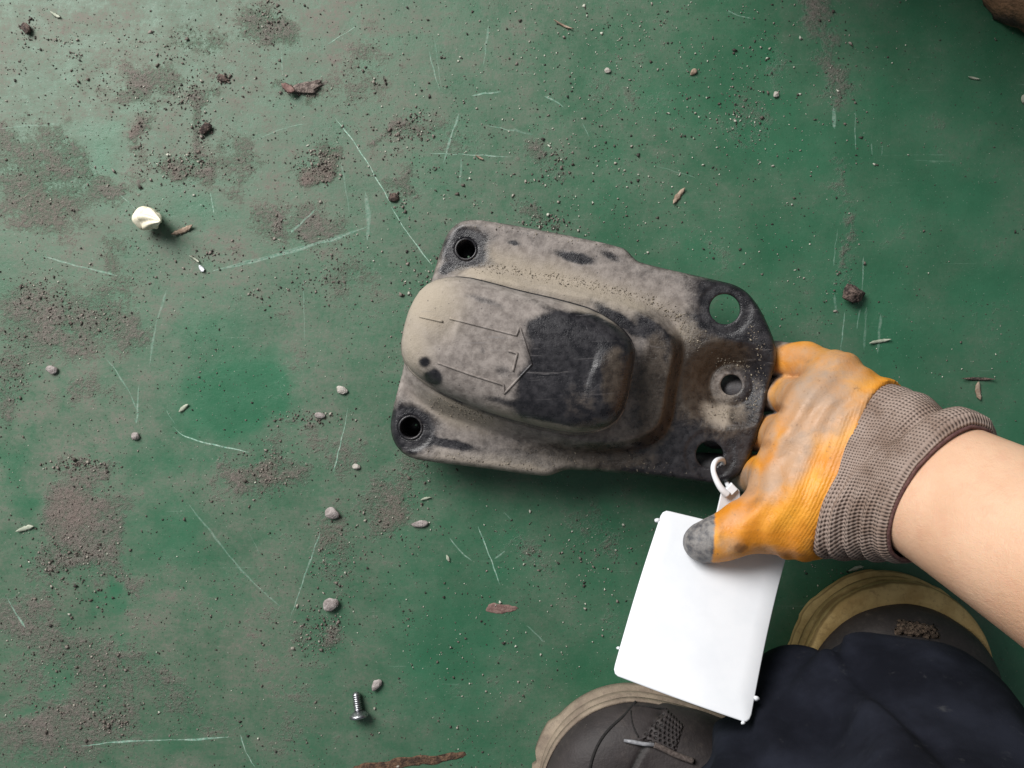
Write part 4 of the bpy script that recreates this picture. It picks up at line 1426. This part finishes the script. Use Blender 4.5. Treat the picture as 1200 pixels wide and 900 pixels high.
# trousers
def trouser_sd(P):
    a = cone_sd(P, A_(948, 850, .066), A_(915, 1100, .15), .042, .062)
    b = cone_sd(P, A_(1088, 847, .086), A_(1118, 1120, .20), .046, .068)
    a = smin(a, cone_sd(P, A_(1015, 846, .078), A_(1010, 1100, .15), .043, .055), .012)
    c = cone_sd(P, A_(915, 1100, .15), A_(915, 1100, .15) + np.array([-.03, -.16, .12]), .066, .075)
    d_ = cone_sd(P, A_(1118, 1120, .20), A_(1118, 1120, .20) + np.array([.03, -.16, .12]), .066, .075)
    d = smin(smin(a, c, .02), smin(b, d_, .02), 0.007)
    d = d + 0.0055 * np.exp(-((P[:, 0] - (0.181 - 0.06 * (P[:, 1] + 0.155))) / 0.0050) ** 2)
    d = d + 0.004 * fbm(P, 0.05, 71) + 0.0026 * np.sin(P[:, 1] * 170 + 5 * vnoise(P, 0.05, 3) + P[:, 0] * 60)
    return d


tv, tf = surface_nets(trouser_sd, (0.02, -0.50, 0.02), (0.36, -0.10, 0.42), 0.0033)
obj('trousers', tv, tf, M_TROUSER, person)


# shoes
def shoe_outline(tip, ang, r, n=220):
    """sole outline on the floor: toe tip, heading and toe radius in metres"""
    s = np.concatenate([r * (1 - np.cos(np.linspace(0, math.pi / 2, 40))), np.linspace(r, .235, 40)[1:], .235 + .04 * np.sin(np.linspace(0, math.pi / 2, 20))[1:]])
    w = np.where(s < r, r * np.sqrt(np.clip(1 - ((r - s) / r) ** 2, 0, 1)), r - 0.014 * sstep(r, .16, s))
    w = np.where(s > .235, (r - .014) * np.sqrt(np.clip(1 - ((s - .235) / .04) ** 2, 0, 1)), w)
    d = np.array([math.cos(ang), math.sin(ang)])
    q = np.array([-d[1], d[0]])
    L = tip[None] - s[:, None] * d + w[:, None] * q
    Rr = tip[None] - s[:, None] * d - w[:, None] * q
    return smooth_closed(np.vstack([L, Rr[::-1][1:-1]]), n, 1), d, q


def make_shoe(tip, ang, r, m_sole, m_up, inset, indir, label, lug, z_top=0.029):
    o2, d, q = shoe_outline(tip, ang, r)
    spine = (tip - d * r, tip - d * 0.225)
    n = len(o2)
    u = np.linspace(0, 1, n, endpoint=False)
    prof = [(0.002, 0.0), (0.0, 0.001), (0.0, 0.008), (0.0018, 0.0095), (0.0022, 0.0105), (0.0012, 0.012), (0.0010, 0.0175), (0.0026, 0.0185), (0.0028, 0.0195), (0.0016, 0.021), (0.0014, z_top - 0.003), (0.0026, z_top - 0.0008), (0.0045, z_top), ]
    oc = o2.mean(0)
    onrm = np.roll(o2, -1, 0) - np.roll(o2, 1, 0)
    onrm = np.c_[onrm[:, 1], -onrm[:, 0]]
    onrm /= np.linalg.norm(onrm, axis=1)[:, None]
    onrm *= np.sign((onrm * (o2 - oc)).sum(1).mean())
    inset = inset[0] + inset[1] * np.clip(onrm @ np.array(indir), 0, 1)
    V = []
    for ins, z in [(np.minimum(i_, inset) if z_ > .02 else i_, z_) for i_, z_ in [(p0, p1) for p0, p1 in prof if p0 is not None]] + [(inset, z_top - 0.0004), (inset + .004, z_top - 0.003)]:
        ii = np.full(n, 0.0) + ins
        if z <= 0.008:
            ii = ii - (0.0030 if lug == 4 else 0.0010) * sstep(-0.1, 0.1, vnoise(np.c_[u * 40, u * 0, u * 0], 1.0, lug))
        p = o2.copy()
        a, b = np.array(spine[0]), np.array(spine[1])
        e = b - a
        s = np.clip(((o2 - a) @ e) / (e @ e), 0, 1)
        c = a + s[:, None] * e
        w = o2 - c
        l = np.linalg.norm(w, axis=1)
        p = o2 - w / l[:, None] * ii[:, None]
        wob = 0.0006 * vnoise(np.c_[p, np.full(n, z)], 0.012, 3)
        V.append(np.c_[p, z + wob * (z > 0.002)])
    root = None
    up_o = offset_in(o2, spine, inset)
    zb = np.full(n, z_top - 0.004)
    UV_, UF = loaf(up_o, spine, zb, lambda s: 0.032 + 0.050 * s ** 1.3, 2.6, 90)
    up = obj('shoe', UV_, UF, m_up, person)
    weld(up, 3e-5)
    vv = world_verts(up)
    loc = (vv[:, :2] - tip) @ np.stack([-d, q], 1)       # distance back from the toe, sideways
    sx = loc[:, 0] - 0.050 - 6.0 * loc[:, 1] ** 2 * -1 * 0.9
    sx = loc[:, 0] - 0.046 - 7.0 * loc[:, 1] ** 2
    groove = np.exp(-(sx / 0.0011) ** 2)
    lift = 0.0013 * sstep(0.0, 0.0016, sx) - 0.0012 * groove
    nrm = np.empty(len(vv) * 3)
    up.data.vertices.foreach_get('normal', nrm)
    nrm = nrm.reshape(-1, 3)
    nrm = nrm * np.where((nrm[:, 2] < 0)[:, None], -1, 1)
    wr = 0.0010 * fbm(vv, 0.03, 12)
    vv2 = vv + nrm * (lift + wr)[:, None]
    up.data.vertices.foreach_set('co', (vv2 - ORIGIN[up.name]).ravel())
    up.data.update()
    attr(up, 'seam', np.clip(groove * 1.0, 0, 1))
    up['label'] = label
    obj('sole', np.vstack(V), grid_faces(n, len(V)), m_sole, up)
    return up


tipL = at(629, 893, 0)[:2]
left = make_shoe(tipL, math.radians(172), 0.060, M_SOLE_L, M_UPPER_L, (.0010, .0030), (-.5, .86), 'brown leather shoe with perforated panel and grey tan sole', 4, 0.024)
tipR = at(1021, 668, 0)[:2]
right = make_shoe(tipR, math.radians(95), 0.0600, M_SOLE_R, M_UPPER_R, (.0020, .0125), (-.05, 1), 'dark shoe with golden tan rubber sole', 9)
lb = bvh_of(left)
rb_ = bvh_of(right)


def patch(bvh, quad, nu, nv, lift, hole=None):
    V, H = [], []
    for j in range(nv):
        for i in range(nu):
            a, b = i / (nu - 1), j / (nv - 1)
            p = (1 - b) * ((1 - a) * np.array(quad[0]) + a * np.array(quad[1])) + b * ((1 - a) * np.array(quad[3]) + a * np.array(quad[2]))
            l, n = hit(bvh, *p)
            if l is None:
                l, n = at(p[0], p[1], 0.04), np.array([0, 0, 1.0])
            n = n if n[2] > 0 else -n
            e = min(a, b, 1 - a, 1 - b)
            h = lift * min(1, e * 12)
            if hole:
                uu, vv = a * hole[0], b * hole[1]
                if int(vv) % 2:
                    uu += 0.5
                dd = math.hypot((uu % 1) - .5, (vv % 1) - .5)
                s = 1 - float(sstep(0.20, 0.36, np.array(dd)))
                h -= 0.0010 * s
                H.append(s)
            V.append(l + n * h)
    return np.array(V), grid_faces(nu, nv, False), H


v, f, H = patch(lb, [(781, 829), (802, 850), (792, 884), (748, 866)], 70, 70, 0.0012, (7, 8))
vp = obj('vent_panel', v, f, M_UPPER_L, left)
attr(vp, 'seam', np.array(H) * 0.9)


def on_shoe(bvh, pts, up):
    P = []
    for x, y in pts:
        l, n = hit(bvh, x, y)
        if l is None:
            continue
        n = n if n[2] > 0 else -n
        P.append(l + n * up)
    return np.array(P)


v, f = tube(on_shoe(lb, [(731, 868), (740, 869.5), (752, 871), (766, 873)], 0.0022), [0.0008, 0.0012, 0.0012, 0.0012], 10)
obj('aglet', v, f, M_AGLET, left)
for pts in ([(690, 908), (694, 888), (703, 868), (716, 852), (732, 839), (745, 823), (764, 806)], [(742, 827), (762, 829), (781, 831)], [(739, 833), (741, 850), (748, 864)]):
    v, f = tube(smooth_open(on_shoe(lb, pts, 0.0003), 40), 0.0009 if len(pts) > 4 else 0.0005, 8)
    obj('seam', v, f, M_SEAM, left)
v, f = tube(smooth_open(on_shoe(lb, [(766, 873), (776, 877), (788, 883), (798, 887), (812, 892)], 0.0022), 24), 0.0017, 10)
obj('lace', v, f, M_LACE, left)
v, f, _ = patch(rb_, [(1052, 727), (1096, 735), (1102, 748), (1048, 744)], 24, 14, 0.0022)
v = v + 0.0006 * RNG.normal(size=v.shape)
obj('collar_lining', v, f, M_FUZZ, right)

# ------------------------------------------------------------------ white tag
TL, TR, BR, BL = at(777, 597, .0600), at(927, 632, .0560), at(879, 848, .1100), at(718, 790, .0980)


def card_pt(u, v):
    p = (1 - v) * ((1 - u) * TL + u * TR) + v * ((1 - u) * BL + u * BR)
    return p + np.array([0, 0, -0.0035 * math.sin(math.pi * v) + 0.0015 * math.sin(math.pi * u)])


def tag_build():
    base = at(830, 720, 0)
    root = empty('plastic_tag', base)
    tag(root, 'blank white plastic tag tied through the bracket hole and held under the thumb', 'tag')
    # rounded rectangle, thin and gently bowed
    rim_ = []
    rad = 0.04
    for cx, cy, a0 in ((rad, rad, 180), (1 - rad, rad, 270), (1 - rad, 1 - rad, 0), (rad, 1 - rad, 90)):
        for k in range(8):
            a = math.radians(a0 + k * 90 / 7)
            rim_.append((cx + rad * math.cos(a), cy + rad * math.sin(a)))
    rim_ = smooth_closed(rim_, 160, 0)
    nrm = np.cross(TR - TL, BL - TL)
    nrm /= np.linalg.norm(nrm)
    nrm = nrm if nrm[2] > 0 else -nrm
    V = []
    for f_, h in ((0.0, 0.0), (0.25, 0.0), (0.5, 0), (0.75, 0), (0.985, 0), (1.0, -0.0003), (1.0, -0.0010), (0.985, -0.0013), (0.5, -0.0013), (0.0, -0.0013)):
        for x, y in rim_:
            V.append(card_pt(.5 + (x - .5) * f_, .5 + (y - .5) * f_) + nrm * h)
    o = obj('card', V, grid_faces(160, 10), M_WHITE, root)
    weld(o, 1e-6)

    def nub(u, v, r):
        c = card_pt(u, v) + nrm * -0.0006
        ball = ICO_V * np.array([r, r * .8, .0008]) * (1 + 0.2 * vnoise(ICO_V, .7, int(u * 9 + v * 30)))[:, None]
        obj('edge_nub', c + ball, ICO_F, M_WHITE, root)
    nub(-0.012, .075, .0019)
    nub(-0.008, .86, .0013)
    nub(1.012, .88, .0020)
    nub(.955, 1.006, .0014)
    # neck between card and strap
    q = [(836, 618), (846, 575), (858, 566), (867, 575), (872, 620)]
    neck_z = [.061, .0635, .0630, .0625, .061]
    top = [at(x, y, z) for (x, y), z in zip(q, neck_z)]
    V = top + [p - np.array([0, 0, .0018]) for p in top]
    F = [(0, 1, 2, 3, 4)[::-1], (5, 6, 7, 8, 9)] + [(i, (i + 1) % 5, 5 + (i + 1) % 5, 5 + i) for i in range(5)]
    o = obj('neck', V, F, M_WHITE, root, smooth=False)
    bv = o.modifiers.new('edge', 'BEVEL'); bv.width = 0.0005; bv.segments = 2
    lock = at(857, 573, .0640)
    vv, ff = tube(np.array([lock - [0, 0, .001], lock + [0, 0, .0008], lock + [0, 0, .0016]]), [.0036, .0036, .0030], 4)
    obj('lock_block', vv, ff, M_WHITE, root, smooth=False)
    pts = smooth_open([at(853, 580, .0645), at(845, 573, .0655), at(838, 560, .0650), at(835, 549, .0640), at(838, 540, .0620), at(845, 537.5, .0560), at(848, 540, .0470), at(848, 548, .0390), at(850, 562, .0390), at(856, 576, .0480), at(862, 584, .0600)], 70)
    vv, ff = tube(pts, np.interp(np.linspace(0, 1, 70), [0, .2, 1], [.0021, .0015, .0013]), 12)
    obj('strap', vv, ff, M_WHITE, root)


tag_build()
